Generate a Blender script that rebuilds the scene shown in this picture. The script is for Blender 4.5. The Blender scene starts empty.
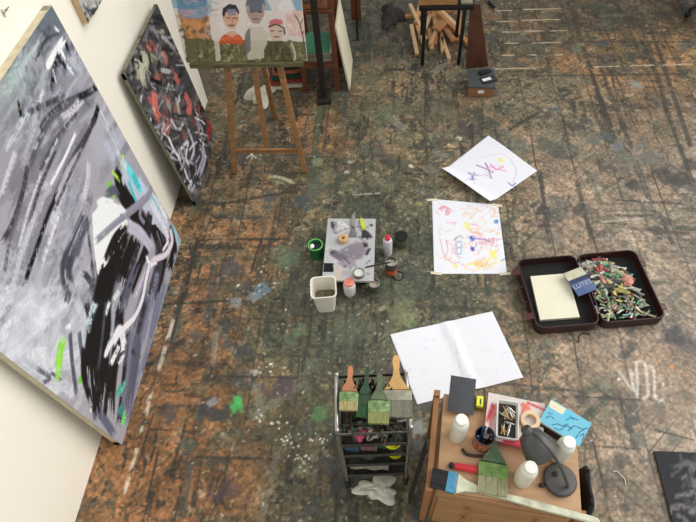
import bpy, bmesh, math, random
import numpy as np
from mathutils import Vector, Matrix, Euler
rnd = random.Random(7); rng = np.random.default_rng(11)
C = bpy.context.scene.collection
sc = bpy.context.scene
PI = math.pi
# ------------------------------------------------------------------ camera
HC, FPX = 3.2, 560.0
cx, cy = 348.0, 261.0
def _basis():
    d = np.array([400. - cx, -510. - cy, FPX]); d /= np.linalg.norm(d)
    n = np.array([0.093, 1.0]) / math.hypot(1, 0.093)
    dist = (400. - cx) * n[0] + (-510. - cy) * n[1]
    nd = n * (FPX * FPX / -dist)
    Z = -np.array([nd[0], nd[1], FPX]); Z /= np.linalg.norm(Z)
    Y = d - Z * d.dot(Z); Y /= np.linalg.norm(Y)
    return np.stack([np.cross(Y, Z), Y, Z])
RB = _basis()
cam_d = bpy.data.cameras.new('camera'); cam = bpy.data.objects.new('camera', cam_d); C.objects.link(cam)
cam_d.sensor_width = 36; cam_d.lens = FPX / 696 * 36; cam_d.clip_start = .05
m3 = Matrix([[RB[i][0], -RB[i][1], -RB[i][2]] for i in range(3)])
cam.matrix_world = Matrix.Translation((0, 0, HC)) @ m3.to_4x4()
sc.camera = cam
def ray(u, v): return RB @ np.array([u - cx, v - cy, FPX])
def at(u, v, z=0.):
    r = ray(u, v); t = (z - HC) / r[2]
    return Vector((r[0] * t, r[1] * t, z))
# ------------------------------------------------------------------ materials
def lin(c):
    c = np.asarray(c, float) / 255.
    return np.where(c <= .04045, c / 12.92, ((c + .055) / 1.055) ** 2.4)
_m = {}
def mat(name, rgb, rough=.6, metal=0., var=.18, scale=18., bump=0., spec=.5, stretch=None, trans=0.):
    if name in _m: return _m[name]
    m = bpy.data.materials.new(name); m.use_nodes = True; nt = m.node_tree; b = nt.nodes['Principled BSDF']
    tc = nt.nodes.new('ShaderNodeTexCoord'); mp = nt.nodes.new('ShaderNodeMapping')
    nt.links.new(tc.outputs['Object'], mp.inputs[0])
    if stretch: mp.inputs['Scale'].default_value = stretch
    n = nt.nodes.new('ShaderNodeTexNoise'); n.inputs['Scale'].default_value = scale; n.inputs['Detail'].default_value = 5
    nt.links.new(mp.outputs[0], n.inputs['Vector'])
    r = nt.nodes.new('ShaderNodeValToRGB'); l = lin(rgb)
    r.color_ramp.elements[0].position = .3; r.color_ramp.elements[1].position = .7
    r.color_ramp.elements[0].color = (*[max(0, x * (1 - var)) for x in l], 1)
    r.color_ramp.elements[1].color = (*[min(1, x * (1 + var)) for x in l], 1)
    nt.links.new(n.outputs['Fac'], r.inputs[0]); nt.links.new(r.outputs[0], b.inputs['Base Color'])
    b.inputs['Roughness'].default_value = rough; b.inputs['Metallic'].default_value = metal
    b.inputs['Specular IOR Level'].default_value = spec
    if trans: b.inputs['Transmission Weight'].default_value = trans
    if bump:
        bp = nt.nodes.new('ShaderNodeBump'); bp.inputs['Strength'].default_value = bump; bp.inputs['Distance'].default_value = .004
        nt.links.new(n.outputs['Fac'], bp.inputs['Height']); nt.links.new(bp.outputs[0], b.inputs['Normal'])
    _m[name] = m; return m
def wood(name, rgb, var=.3, rough=.55): return mat(name, rgb, rough, 0, var, 9., .1, .4, (1, 1, 9))
def paint_mat(name, rough=.5, grain=.06, gs=160., bump=.15, spec=.3, fine=0.):
    m = bpy.data.materials.new(name); m.use_nodes = True; nt = m.node_tree; b = nt.nodes['Principled BSDF']
    a = nt.nodes.new('ShaderNodeAttribute'); a.attribute_name = 'Col'
    tc = nt.nodes.new('ShaderNodeTexCoord'); n = nt.nodes.new('ShaderNodeTexNoise')
    n.inputs['Scale'].default_value = gs; n.inputs['Detail'].default_value = 6; nt.links.new(tc.outputs['Object'], n.inputs['Vector'])
    mr = nt.nodes.new('ShaderNodeMapRange'); mr.inputs[1].default_value = .3; mr.inputs[2].default_value = .7
    mr.inputs[3].default_value = 1 - grain; mr.inputs[4].default_value = 1 + grain; nt.links.new(n.outputs['Fac'], mr.inputs[0])
    src = a.outputs['Color']
    if fine:  # worn scuffs: ridged fine noise darkens the film, second octave lightens it
        n2 = nt.nodes.new('ShaderNodeTexNoise'); n2.inputs['Scale'].default_value = 38; n2.inputs['Detail'].default_value = 9; n2.inputs['Roughness'].default_value = .72; nt.links.new(tc.outputs['Object'], n2.inputs['Vector'])
        m2 = nt.nodes.new('ShaderNodeMapRange'); m2.inputs[1].default_value = .36; m2.inputs[2].default_value = .64; m2.inputs[3].default_value = 1 - fine; m2.inputs[4].default_value = 1 + fine; nt.links.new(n2.outputs['Fac'], m2.inputs[0])
        m4 = nt.nodes.new('ShaderNodeVectorMath'); m4.operation = 'SCALE'; nt.links.new(src, m4.inputs[0]); nt.links.new(m2.outputs[0], m4.inputs['Scale']); src = m4.outputs[0]
    mx = nt.nodes.new('ShaderNodeVectorMath'); mx.operation = 'SCALE'
    nt.links.new(src, mx.inputs[0]); nt.links.new(mr.outputs[0], mx.inputs['Scale'])
    nt.links.new(mx.outputs[0], b.inputs['Base Color']); b.inputs['Roughness'].default_value = rough
    b.inputs['Specular IOR Level'].default_value = spec
    bp = nt.nodes.new('ShaderNodeBump'); bp.inputs['Strength'].default_value = bump; bp.inputs['Distance'].default_value = .003
    nt.links.new(n.outputs['Fac'], bp.inputs['Height']); nt.links.new(bp.outputs[0], b.inputs['Normal'])
    return m
# ------------------------------------------------------------------ mesh helpers
def T(loc=(0, 0, 0), rot=(0, 0, 0), scl=(1, 1, 1)):
    return Matrix.Translation(loc) @ Euler(rot).to_matrix().to_4x4() @ Matrix.Diagonal((*scl, 1))
def box(bm, size, loc=(0, 0, 0), rot=(0, 0, 0), bev=0.):
    r = bmesh.ops.create_cube(bm, size=1, matrix=T(loc, rot, size))
    if bev:
        es = list({e for v in r['verts'] for e in v.link_edges})
        bmesh.ops.bevel(bm, geom=es, offset=bev, segments=2, affect='EDGES', profile=.7)
    return bm
def lathe(bm, prof, seg=24, M=Matrix()):
    rings = []
    for r, z in prof:
        if r < 1e-6: rings.append([bm.verts.new(M @ Vector((0, 0, z)))])
        else: rings.append([bm.verts.new(M @ Vector((r * math.cos(2 * PI * k / seg), r * math.sin(2 * PI * k / seg), z))) for k in range(seg)])
    for a, b in zip(rings, rings[1:]):
        for k in range(seg):
            k2 = (k + 1) % seg
            if len(a) == 1 and len(b) == 1: break
            if len(a) == 1: bm.faces.new((a[0], b[k2], b[k]))
            elif len(b) == 1: bm.faces.new((a[k], a[k2], b[0]))
            else: bm.faces.new((a[k], a[k2], b[k2], b[k]))
    return bm
def tube(bm, pts, r, seg=8, flat=1.):
    pts = [Vector(p) for p in pts]; rs = r if isinstance(r, (list, tuple)) else [r] * len(pts)
    rings = []; up = None
    for i, p in enumerate(pts):
        t = (pts[min(i + 1, len(pts) - 1)] - pts[max(i - 1, 0)]).normalized()
        if up is None: up = Vector((0, 0, 1)) if abs(t.z) < .9 else Vector((1, 0, 0))
        x = t.cross(up).normalized(); up = x.cross(t).normalized()
        rings.append([bm.verts.new(p + rs[i] * (x * math.cos(2 * PI * k / seg) + up * flat * math.sin(2 * PI * k / seg))) for k in range(seg)])
    for a, b in zip(rings, rings[1:]):
        for k in range(seg): bm.faces.new((a[k], b[k], b[(k + 1) % seg], a[(k + 1) % seg]))
    bm.faces.new(rings[0]); bm.faces.new(rings[-1][::-1])
    return bm
def prism(bm, poly, z0, z1, M=Matrix(), bev=0.):
    n = len(poly)
    a = [bm.verts.new(M @ Vector((x, y, z0))) for x, y in poly]; b = [bm.verts.new(M @ Vector((x, y, z1))) for x, y in poly]
    fs = [bm.faces.new(a[::-1]), bm.faces.new(b)] + [bm.faces.new((a[k], a[(k + 1) % n], b[(k + 1) % n], b[k])) for k in range(n)]
    if bev: bmesh.ops.bevel(bm, geom=list({e for f in fs for e in f.edges}), offset=bev, segments=2, affect='EDGES')
    return bm
def spline(pts, n=8):
    P = [Vector(p) for p in pts]; P = [P[0] * 2 - P[1]] + P + [P[-1] * 2 - P[-2]]; out = []
    for i in range(1, len(P) - 2):
        for k in range(n):
            t = k / n; a, b, c, d = P[i - 1:i + 3]
            out.append(.5 * ((2 * b) + (c - a) * t + (2 * a - 5 * b + 4 * c - d) * t * t + (3 * b - a - 3 * c + d) * t ** 3))
    return out + [P[-2]]
def obj(name, bm, m, parent=None, loc=(0, 0, 0), rot=(0, 0, 0), smooth=True):
    bmesh.ops.recalc_face_normals(bm, faces=bm.faces)
    me = bpy.data.meshes.new(name); bm.to_mesh(me); bm.free()
    for mm in (m if isinstance(m, list) else [m]): me.materials.append(mm)
    if smooth:
        me.polygons.foreach_set('use_smooth', [True] * len(me.polygons)); me.set_sharp_from_angle(angle=math.radians(38))
    o = bpy.data.objects.new(name, me); C.objects.link(o); o.location = loc; o.rotation_euler = rot
    if parent: o.parent = parent
    return o
B = bmesh.new
def tag(o, label, cat, group=None):
    o['label'] = label; o['category'] = cat
    if group: o['group'] = group
    return o
def thing(name, label, cat, loc=(0, 0, 0), rot=(0, 0, 0), group=None):
    o = bpy.data.objects.new(name, None); C.objects.link(o); o.empty_display_size = .05
    o.location = loc; o.rotation_euler = rot if not isinstance(rot, (int, float)) else (0, 0, rot)
    return tag(o, label, cat, group)
def struct(o): o['kind'] = 'structure'; return o
def dup(root, loc, rot, label=None):
    r = root.copy(); C.objects.link(r); r.location = loc; r.rotation_euler = rot
    if label: r['label'] = label
    for ch in list(root.children):
        c = ch.copy(); C.objects.link(c); c.parent = r
        for g in ch.children:
            d = g.copy(); C.objects.link(d); d.parent = c
    return r
# ------------------------------------------------------------------ painted surfaces (colour kept per grid point)
def vnoise(ny, nx, cy_, cx_, g=rng):
    a = g.random((int(cy_) + 3, int(cx_) + 3)); y = np.linspace(0, cy_, ny); x = np.linspace(0, cx_, nx)
    iy = y.astype(int); ix = x.astype(int); fy = y - iy; fx = x - ix; fy = (fy * fy * (3 - 2 * fy))[:, None]; fx = (fx * fx * (3 - 2 * fx))[None]
    A = a[np.ix_(iy, ix)]; Bq = a[np.ix_(iy, ix + 1)]; D = a[np.ix_(iy + 1, ix)]; E_ = a[np.ix_(iy + 1, ix + 1)]
    return (A * (1 - fx) + Bq * fx) * (1 - fy) + (D * (1 - fx) + E_ * fx) * fy
class Raster:
    def __init__(s, u0, u1, v0, v1, res, base, fn=None):
        s.nx = int(round((u1 - u0) / res)) + 1; s.ny = int(round((v1 - v0) / res)) + 1
        s.u = np.linspace(u0, u1, s.nx); s.v = np.linspace(v0, v1, s.ny); s.res = res; s.fn = fn
        s.a = np.empty((s.ny, s.nx, 3)); s.a[:] = base
    def win(s, pts, m):
        us = [p[0] for p in pts]; vs = [p[1] for p in pts]
        i0 = np.searchsorted(s.u, min(us) - m); i1 = np.searchsorted(s.u, max(us) + m)
        j0 = np.searchsorted(s.v, min(vs) - m); j1 = np.searchsorted(s.v, max(vs) + m)
        return slice(j0, j1), slice(i0, i1)
    def put(s, w, al, col):
        if al.size: s.a[w] = s.a[w] * (1 - al[..., None]) + np.asarray(col, float) * al[..., None]
    def scale(s, p):
        a = s.fn(*p); b = s.fn(p[0] + 1, p[1]); c = s.fn(p[0], p[1] + 1)
        return .5 * (math.dist(a, b) + math.dist(a, c))
    def stroke(s, pts, w, col, al=1., bristle=0., px=True, soft=.35, taper=False):
        if px:
            w = w * s.scale(pts[len(pts) // 2]); pts = [s.fn(*p) for p in pts]
        if len(pts) > 2: pts = [(q.x, q.y) for q in spline([(p[0], p[1], 0) for p in pts], 5)]
        w = max(w, s.res * 1.1)
        lanes = rng.random(24); lanes2 = rng.random(64); lanes4 = rng.random(24); lanes5 = rng.random(24)
        W = s.win(pts, w)
        U, V = np.meshgrid(s.u[W[1]], s.v[W[0]])
        if U.size == 0: return
        best = np.full(U.shape, 9.); sg = np.zeros(U.shape); ln = np.zeros(U.shape); L = 0.
        for p, q in zip(pts, pts[1:]):
            dx, dy = q[0] - p[0], q[1] - p[1]; l = math.hypot(dx, dy) or 1e-6
            t = np.clip(((U - p[0]) * dx + (V - p[1]) * dy) / l ** 2, 0, 1)
            ex = U - p[0] - t * dx; ey = V - p[1] - t * dy; d = np.hypot(ex, ey); m = d < best
            best[m] = d[m]; sg[m] = ((dx * ey - dy * ex) / l)[m]; ln[m] = (L + t * l)[m]; L += l
        hw = w / 2 * (1 if not taper else np.clip(1.1 - ln / L, .15, 1))
        A = np.clip((hw - best) / (np.maximum(hw, 1e-6) * soft + s.res * .3) + .3, 0, 1)
        if bristle:
            k = np.clip(((sg / w + .5) * 23), 0, 23); k0 = k.astype(int); f = k - k0
            lv = lanes[k0] * (1 - f) + lanes[np.minimum(k0 + 1, 23)] * f
            lv = lv * .6 + .4 * lanes2[(ln / (w * .7)).astype(int) % 64]
            A = A * np.clip((lv - bristle * .75) * 4 + .5, 0, 1)
        k = np.clip((sg / w + .5) * 23, 0, 23); k0 = k.astype(int); f = k - k0; k1 = np.minimum(k0 + 1, 23)
        cut = (lanes4[k0] * (1 - f) + lanes4[k1] * f) * min(w * .6, .14 * L); cut2 = (lanes5[k0] * (1 - f) + lanes5[k1] * f) * min(w * 1.3, .24 * L)
        if px and w > 2.5 * s.res: A = A * np.clip((ln - cut) / (s.res * 1.5) + .5, 0, 1) * np.clip((L - cut2 - ln) / (s.res * 1.5) + .5, 0, 1)
        tint = 1 + (lanes[k0] * (1 - f) + lanes[k1] * f - .5) * .22
        if A.size: s.a[W] = s.a[W] * (1 - (A * al)[..., None]) + np.clip(np.asarray(col, float) * tint[..., None], 0, 255) * (A * al)[..., None]
    def poly(s, pts, col, al=1., px=True, soft=1.5):
        if px: pts = [s.fn(*p) for p in pts]
        W = s.win(pts, s.res * 2); U, V = np.meshgrid(s.u[W[1]], s.v[W[0]])
        if U.size == 0: return
        ins = np.zeros(U.shape, bool); n = len(pts)
        for i in range(n):
            (x0, y0), (x1, y1) = pts[i], pts[(i + 1) % n]
            c = (y0 > V) != (y1 > V)
            with np.errstate(divide='ignore', invalid='ignore'): ins ^= c & (U < (x1 - x0) * (V - y0) / ((y1 - y0) or 1e-9) + x0)
        s.put(W, ins * al, col)
    def blob(s, c, r, col, al=1., px=True, rough=.5, asp=1., hard=2.5):
        if px: r = r * s.scale(c); c = s.fn(*c)
        W = s.win([c], r * 1.6 * max(asp, 1)); U, V = np.meshgrid(s.u[W[1]] - c[0], s.v[W[0]] - c[1])
        if U.size == 0: return
        nz = vnoise(U.shape[0], U.shape[1], 6, 6)
        d = np.hypot(U / asp, V) / r + (nz - .5) * rough * 1.6
        s.put(W, np.clip((1 - d) * hard, 0, 1) * al, col)
    def mesh(s, name, m, parent=None, fz=None, tr=None, lip=None):
        U, V = np.meshgrid(s.u, s.v); Zz = fz(U, V) if fz else np.zeros_like(U)
        co = np.stack([U, V, Zz], -1).reshape(-1, 3)
        if tr is not None: co = tr(co)
        me = bpy.data.meshes.new(name); me.vertices.add(len(co)); me.vertices.foreach_set('co', co.astype(np.float32).ravel())
        idx = np.arange(s.nx * s.ny).reshape(s.ny, s.nx)
        f = np.stack([idx[:-1, :-1], idx[:-1, 1:], idx[1:, 1:], idx[1:, :-1]], -1).reshape(-1, 4)
        me.loops.add(f.size); me.loops.foreach_set('vertex_index', f.ravel().astype(np.int32))
        me.polygons.add(len(f)); me.polygons.foreach_set('loop_start', (np.arange(len(f)) * 4).astype(np.int32))
        me.polygons.foreach_set('use_smooth', np.ones(len(f), bool))
        me.update(calc_edges=True); me.validate()
        at_ = me.color_attributes.new('Col', 'FLOAT_COLOR', 'POINT')
        rgba = np.ones((len(co), 4), np.float32); rgba[:, :3] = lin(np.clip(s.a, 0, 255).reshape(-1, 3)); at_.data.foreach_set('color', rgba.ravel())
        me.materials.append(m); o = bpy.data.objects.new(name, me); C.objects.link(o)
        if parent: o.parent = parent
        return o
#PART2
# ================================================================== FLOOR
fl = Raster(-1.75, 3.6, -.2, 6.6, .0066, (110, 90, 70), lambda u, v: tuple(at(u, v)[:2]))
CTRL = [(100,480,130,92,60),(150,480,132,84,50),(230,480,140,90,54),(290,480,96,80,54),(330,510,80,72,48),(200,400,138,88,54),(270,400,105,86,58),(320,420,80,80,58),
(200,330,132,92,62),(270,330,94,84,62),(330,340,82,84,64),(200,270,138,95,64),(250,240,154,102,66),(300,230,104,92,70),(360,200,90,86,68),(280,180,112,92,70),(240,190,105,88,66),
(220,130,106,86,62),(320,140,128,96,68),(400,140,128,110,86),(400,90,118,98,76),(450,130,126,105,82),(560,130,124,104,80),(640,130,136,106,76),(690,150,140,114,88),(600,200,146,119,94),
(690,230,156,130,104),(530,230,138,115,90),(420,220,98,92,74),(410,300,88,87,70),(440,310,95,92,72),(530,340,136,113,88),(560,370,154,122,94),(640,340,152,124,98),(690,330,142,120,96),
(640,440,166,136,108),(600,500,152,123,96),(690,440,156,129,102),(540,40,106,86,62),(610,60,124,95,64),(690,60,128,97,64),(600,10,84,70,50),(690,10,66,54,38),(480,20,102,89,70),
(400,20,80,75,62),(380,60,100,89,70),(350,40,84,78,64),(300,100,118,89,60),(450,520,140,115,88)]  # far-end tones mildly darkened: part of the light falloff is in the colour
cp = np.array([fl.fn(c[0], c[1]) for c in CTRL]); cc = np.array([c[2:] for c in CTRL], float)
sy, sx = slice(None, None, 6), slice(None, None, 6)
U, V = np.meshgrid(fl.u[sx], fl.v[sy])
wt = 1 / (((U[..., None] - cp[:, 0]) ** 2 + (V[..., None] - cp[:, 1]) ** 2) + .03) ** 1.6
base = (wt @ cc) / wt.sum(-1, keepdims=True)
fl.a = np.repeat(np.repeat(base, 6, 0), 6, 1)[:fl.ny, :fl.nx].copy()
U, V = np.meshgrid(fl.u, fl.v); lumb = fl.a.mean(-1)
def fn_(s): return vnoise(fl.ny, fl.nx, 6.8 / s, 5.35 / s)
def mixf(col, al): fl.a = fl.a * (1 - al[..., None]) + np.asarray(col, float) * al[..., None]
# chevron parquet blocks: columns running down the room, boards slanting left and right in turn
cw, pw = .285, .082
wob = (fn_(.5) - .5) * .02
Uc = U + wob; col = np.floor(Uc / cw).astype(int); fxc = Uc / cw - col
sgn = np.where(col % 2 == 0, 1., -1.); sl = (V + sgn * (Uc - col * cw)) / (pw * 1.414)
pid = np.floor(sl).astype(int); hsh = np.sin(pid * 12.9898 + col * 78.233) * 43758.5453; hsh -= np.floor(hsh)
fl.a *= (1 + (hsh - .5)[..., None] * np.array([.30, .26, .24]))
fl.a *= (1 + (fn_(.25) - .5)[..., None] * .30) * (1 + (fn_(.07) - .5)[..., None] * .28) * (1 + (fn_(.022) - .5)[..., None] * .30)
oil = np.clip((fn_(.35) * .5 + fn_(.1) * .3 + fn_(.04) * .2 - .52) * 9, 0, 1); mixf((178, 116, 72), oil * .34 * (1 - .6 * np.exp(-((U - .1) / .55) ** 2)))
rt = np.clip((U - .55 + .12 * (V - 1.5)) / .9, 0, 1) * np.clip((4.6 - V) / 1.2, 0, 1)
fl.a *= 1 - np.array([0, .005, .05]) * (1 - .75 * rt)[..., None]
clean = 1 - rt * (.5 + .35 * np.clip((2.6 - V) / .8, 0, 1))
fl.a = fl.a * (1 - .35 * rt[..., None]) + np.array([158, 132, 106.]) * .35 * rt[..., None]
# worn-in grime: grey-green paint film, thicker in the middle of the studio
def fa(sy_, sx_): return vnoise(fl.ny, fl.nx, 6.8 / sy_, 5.35 / sx_)
dens = np.exp(-((U + .1) / 1.0) ** 2) * .9 + .25
big = fn_(.55)
fr = fn_(.16) * .30 + fn_(.06) * .28 + fn_(.028) * .24 + fn_(.014) * .18
mixf((60, 65, 52), np.clip((fr - .60 + dens * .07 + (big - .5) * .22) * 11, 0, 1) * .62 * clean)
fr = fn_(.2) * .30 + fn_(.07) * .26 + fn_(.03) * .24 + fn_(.014) * .20
mixf((90, 94, 72), np.clip((fr - .575 + dens * .055 + (fn_(.6) - .5) * .22) * 11, 0, 1) * .55 * clean)
st = fa(.22, .03) * .5 + fa(.08, .014) * .3 + fn_(.02) * .2
mixf((46, 44, 38), np.clip((st - .64 + (fn_(.5) - .5) * .28) * 11, 0, 1) * .72 * clean)
st = fa(.022, .2) * .5 + fa(.012, .07) * .3 + fn_(.02) * .2
mixf((52, 48, 40), np.clip((st - .68 + (fn_(.5) - .5) * .25) * 11, 0, 1) * .6 * clean)
fr = fn_(.09) * .3 + fn_(.035) * .35 + fn_(.015) * .35
mixf((188, 168, 136), np.clip((fr - .64 + (fn_(.4) - .5) * .2) * 10, 0, 1) * .42 * clean)
fr = fn_(.11) * .3 + fn_(.035) * .35 + fn_(.015) * .35
mixf((40, 38, 33), np.clip((fr - .66 + (fn_(.4) - .5) * .22) * 12, 0, 1) * .65 * clean)
gc = np.exp(-((U - .0) / .75) ** 2) * np.clip((V - .6) / .5, 0, 1) * np.clip((5.0 - V) / 1.5, 0, 1)
fr = fn_(.3) * .3 + fn_(.09) * .3 + fn_(.03) * .2 + fn_(.014) * .2
mixf((78, 85, 67), np.clip((fr - .44) * 8, 0, 1) * gc * .6)
fl.a *= (1 + (fn_(.012) - .5)[..., None] * .35)
seam = np.clip(1 - np.abs(sl - np.round(sl)) * pw * 1.414 / .006, 0, 1); colseam = np.clip(1 - np.minimum(fxc, 1 - fxc) * cw / .008, 0, 1)
mixf((60, 50, 40), np.clip(seam * .75 * fn_(.15) * 1.3, 0, 1)); mixf((52, 46, 38), np.clip(colseam * .85 * fn_(.3) * 1.6, 0, 1))
# old paint trails along both directions of the floor
for k in range(900):
    x = rnd.uniform(-1.7, 3.5); y = rnd.uniform(.3, 6.2) ; mid = math.exp(-((x + .1) / 1.1) ** 2)
    if rnd.random() > .35 + mid * .6 or (x > .7 and y < 2.4 and rnd.random() < .75): continue
    l = rnd.uniform(.05, .4); along = rnd.random() < .65
    if rnd.random() < .3: a = math.radians(rnd.choice((45, -45)) + rnd.uniform(-8, 8))
    else: a = (PI / 2 if along else 0) + rnd.uniform(-.12, .12)
    c = rnd.choice([(55, 55, 50), (48, 50, 48), (70, 72, 64), (85, 90, 78), (60, 66, 66), (52, 46, 40), (64, 72, 56), (110, 108, 96)])
    fl.stroke([(x, y), (x + l * math.cos(a), y + l * math.sin(a))], rnd.uniform(.012, .06), c, rnd.uniform(.35, .8), .45, False)
for k in range(260):
    x = rnd.uniform(-1.6, 3.4); y = rnd.uniform(.3, 6.2)
    c = rnd.choice([(58, 60, 58), (66, 70, 72), (50, 50, 46), (84, 88, 78), (70, 78, 84), (96, 104, 84), (78, 62, 70)])
    fl.blob((x, y), rnd.uniform(.02, .09), c, rnd.uniform(.3, .75), False, .9, rnd.uniform(.6, 1.6), 2)
# hand-placed marks
S = fl.stroke
for p in [[(174,318),(167,342)],[(166,345),(158,372)],[(151,392),(145,418)],[(143,425),(141,434)],[(138,446),(130,472)],[(129,476),(124,496)]]: S(p, 4.5, (196, 184, 160), .85, .35)
for p in [[(198,236),(187,286)],[(184,290),(170,345)],[(262,238),(250,275)],[(158,452),(147,502)]]: S(p, 3, (52, 46, 40), .8)
for p in [[(191,458),(182,521)],[(216,262),(206,330)]]: S(p, 8, (66, 70, 66), .7, .3)
for p in [[(192,457),(275,459)],[(235,239),(290,239)],[(205,376),(300,378)],[(160,305),(240,300)],[(215,205),(300,190)]]: S(p, 3, (50, 46, 40), .75, .3)
S([(321,102),(314,160),(312,185)], 6, (70, 80, 62), .7, .2)
for p in [[(570,7),(607,121)],[(598,60),(632,150)],[(647,40),(668,115)],[(655,40),(692,150)],[(600,95),(618,150)],[(663,100),(690,175)],[(576,180),(592,240)],[(540,170),(548,235)],[(426,70),(428,118)],[(470,120),(474,170)]]: S(p, 4.5, (58, 54, 46), .7, .4)
for p in [[(520,42),(694,42)],[(525,76),(690,74)],[(615,200),(684,204)],[(575,396),(640,400)],[(655,430),(694,440)],[(580,445),(640,449)]]: S(p, 2.5, (60, 54, 46), .7, .35)
# ladder of pale masking lines in the far part
for p in [[(494,10.5),(514,10.5)],[(522,9.5),(563,8.5)],[(495,21.5),(519,21.5)],[(520,20.5),(562,19.5)],[(501,32),(520,32)],[(524,31),(545,31)],[(549,31),(570,30.5)],[(504,43.5),(520,43)],[(531,43),(563,42)],[(500,55.5),(516,55)],[(527,55),(537,55)],[(554,55),(564,54.5)],[(494,69),(538,68)],[(593,67),(622,66)],[(630,65.5),(656,65)],[(662,65),(694,64)]]: S(p, 1.6, (190, 172, 140), .85, .3)
# pale smears, dabs, greens
for p, w, c, a in [([(432,74),(442,66),(455,64)],6,(140,130,112),.7),([(385,115),(400,125),(410,132)],8,(150,142,124),.5),([(378,130),(388,150),(396,162)],7,(112,104,86),.5),
    ([(268,176),(282,178),(296,184)],4,(176,180,140),.8),([(272,180),(286,184)],3,(150,160,120),.7),([(352,195),(382,193)],2,(170,172,160),.7),([(216,330),(212,370)],6,(140,136,124),.6),
    ([(256,380),(262,430)],9,(124,122,108),.5),([(348,160),(352,164)],4,(168,160,140),.8),([(430,150),(452,158)],9,(132,130,112),.5),([(425,165),(440,178)],10,(128,126,112),.5),
    ([(404,212),(420,214)],4,(140,148,90),.6),([(415,204),(428,203)],4,(150,160,96),.7),([(330,110),(335,114)],4,(160,150,80),.7),([(328,145),(332,148)],4,(170,162,80),.7),
    ([(600,222),(645,218)],2,(180,172,150),.7),([(664,193),(672,192)],2.5,(140,160,60),.7),([(312,186),(330,187)],6,(90,100,86),.6)]: S(p, w, c, a, .4)
for c, r, col_, a in [((318,162),6,(138,150,110),.6),((238,403),9,(70,178,84),.95),((234,408),6,(60,160,76),.9),((318,414),10,(84,140,78),.55),((208,412),13,(58,58,58),.85),((225,414),9,(56,58,56),.8),((170,412),12,(62,64,66),.6),
    ((262,290),9,(98,122,138),.75),((254,297),6,(120,140,150),.7),((236,302),6,(130,136,140),.75),((246,288),7,(64,66,70),.7),((285,255),14,(92,110,84),.5),((288,262),10,(100,122,92),.5),((232,268),12,(86,80,88),.5),
    ((350,330),22,(96,108,84),.45),((290,340),10,(92,110,80),.5),((300,330),8,(104,132,86),.5),((400,310),14,(112,120,84),.5),((408,320),8,(150,164,100),.5),((345,385),10,(80,96,70),.5),((228,345),6,(60,62,68),.6),((248,352),10,(64,66,70),.6),
    ((555,110),5,(66,80,104),.6),((618,147),6,(98,112,120),.7),((641,146),5,(92,110,120),.6),((652,158),10,(96,100,92),.6),((635,85),6,(140,146,140),.7),((664,176),12,(62,60,56),.7),((684,180),10,(60,58,54),.7),((690,165),9,(62,60,54),.7),((658,232),8,(64,64,62),.7),((668,222),6,(66,66,64),.6),
    ((555,200),8,(82,84,80),.6),((558,215),9,(78,80,76),.6),((548,212),7,(70,72,70),.5),((634,185),7,(60,58,54),.7),((625,170),6,(80,82,78),.6),((596,180),8,(80,74,66),.5),((560,150),12,(80,86,70),.5),((520,150),10,(96,104,84),.5),((545,145),9,(76,82,70),.5),
    ((630,345),8,(66,66,62),.6),((626,355),6,(60,60,58),.6),((672,335),14,(56,60,64),.75),((690,345),12,(62,64,64),.6),((634,420),8,(70,72,70),.7),((632,408),6,(66,68,64),.6),((580,400),6,(64,64,62),.7),((606,420),6,(86,88,82),.5),((608,412),6,(96,110,80),.5),((663,420),6,(120,76,66),.6),((605,384),8,(130,140,100),.4),
    ((688,395),9,(104,94,72),.6),((672,367),2.6,(214,120,40),1.),((546,356),5,(72,84,86),.6),((549,344),6,(80,98,78),.5),((592,500),10,(130,126,118),.4),((612,470),6,(96,96,90),.6),((642,462),5,(80,80,76),.5),
    ((392,150),8,(140,120,90),.5),((411,166),3,(206,196,170),.9),((459,138),3,(196,188,166),.8),((347,172),3,(190,180,158),.8),((376,175),4,(176,170,150),.5),((437,108),10,(100,92,76),.5),((384,112),14,(100,112,80),.45),((360,80),12,(96,92,70),.4),((450,112),9,(112,104,80),.5),
    ((300,470),6,(150,150,110),.5),((308,470),5,(140,140,116),.5),((255,372),4,(205,200,190),.6),((325,452),4,(160,156,120),.5),((372,470),12,(110,118,120),.6),((418,430),9,(150,154,156),.7),((420,445),7,(140,144,146),.6),((423,400),12,(88,88,82),.6)]:
    fl.blob(c, r, col_, a)
S([(207,406),(218,398)], 8, (122, 122, 126), .95)
for p in [[(247,150),(256,158)],[(256,150),(247,158)],[(251,149),(252,159)]]: S(p, 1.5, (190, 188, 178), .85)
# scrawled white paint mark
for p in [[(618,369.5),(623,377),(629,386),(635,393)],[(629.5,368),(632,380),(634.5,393)],[(637,399),(637.5,380),(636.5,365),(640,361.5),(645,364),(647,378),(648,394),(644,398),(640,397)],[(648,367),(653,367),(654.5,380),(655,395),(659,400.5),(665,399)]]: S(p, 3.2, (196, 186, 172), .8, .22)
fl.blob((619,379), 1.6, (220, 212, 200), .9); fl.blob((663,384), 1.6, (214, 206, 196), .9)
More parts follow.
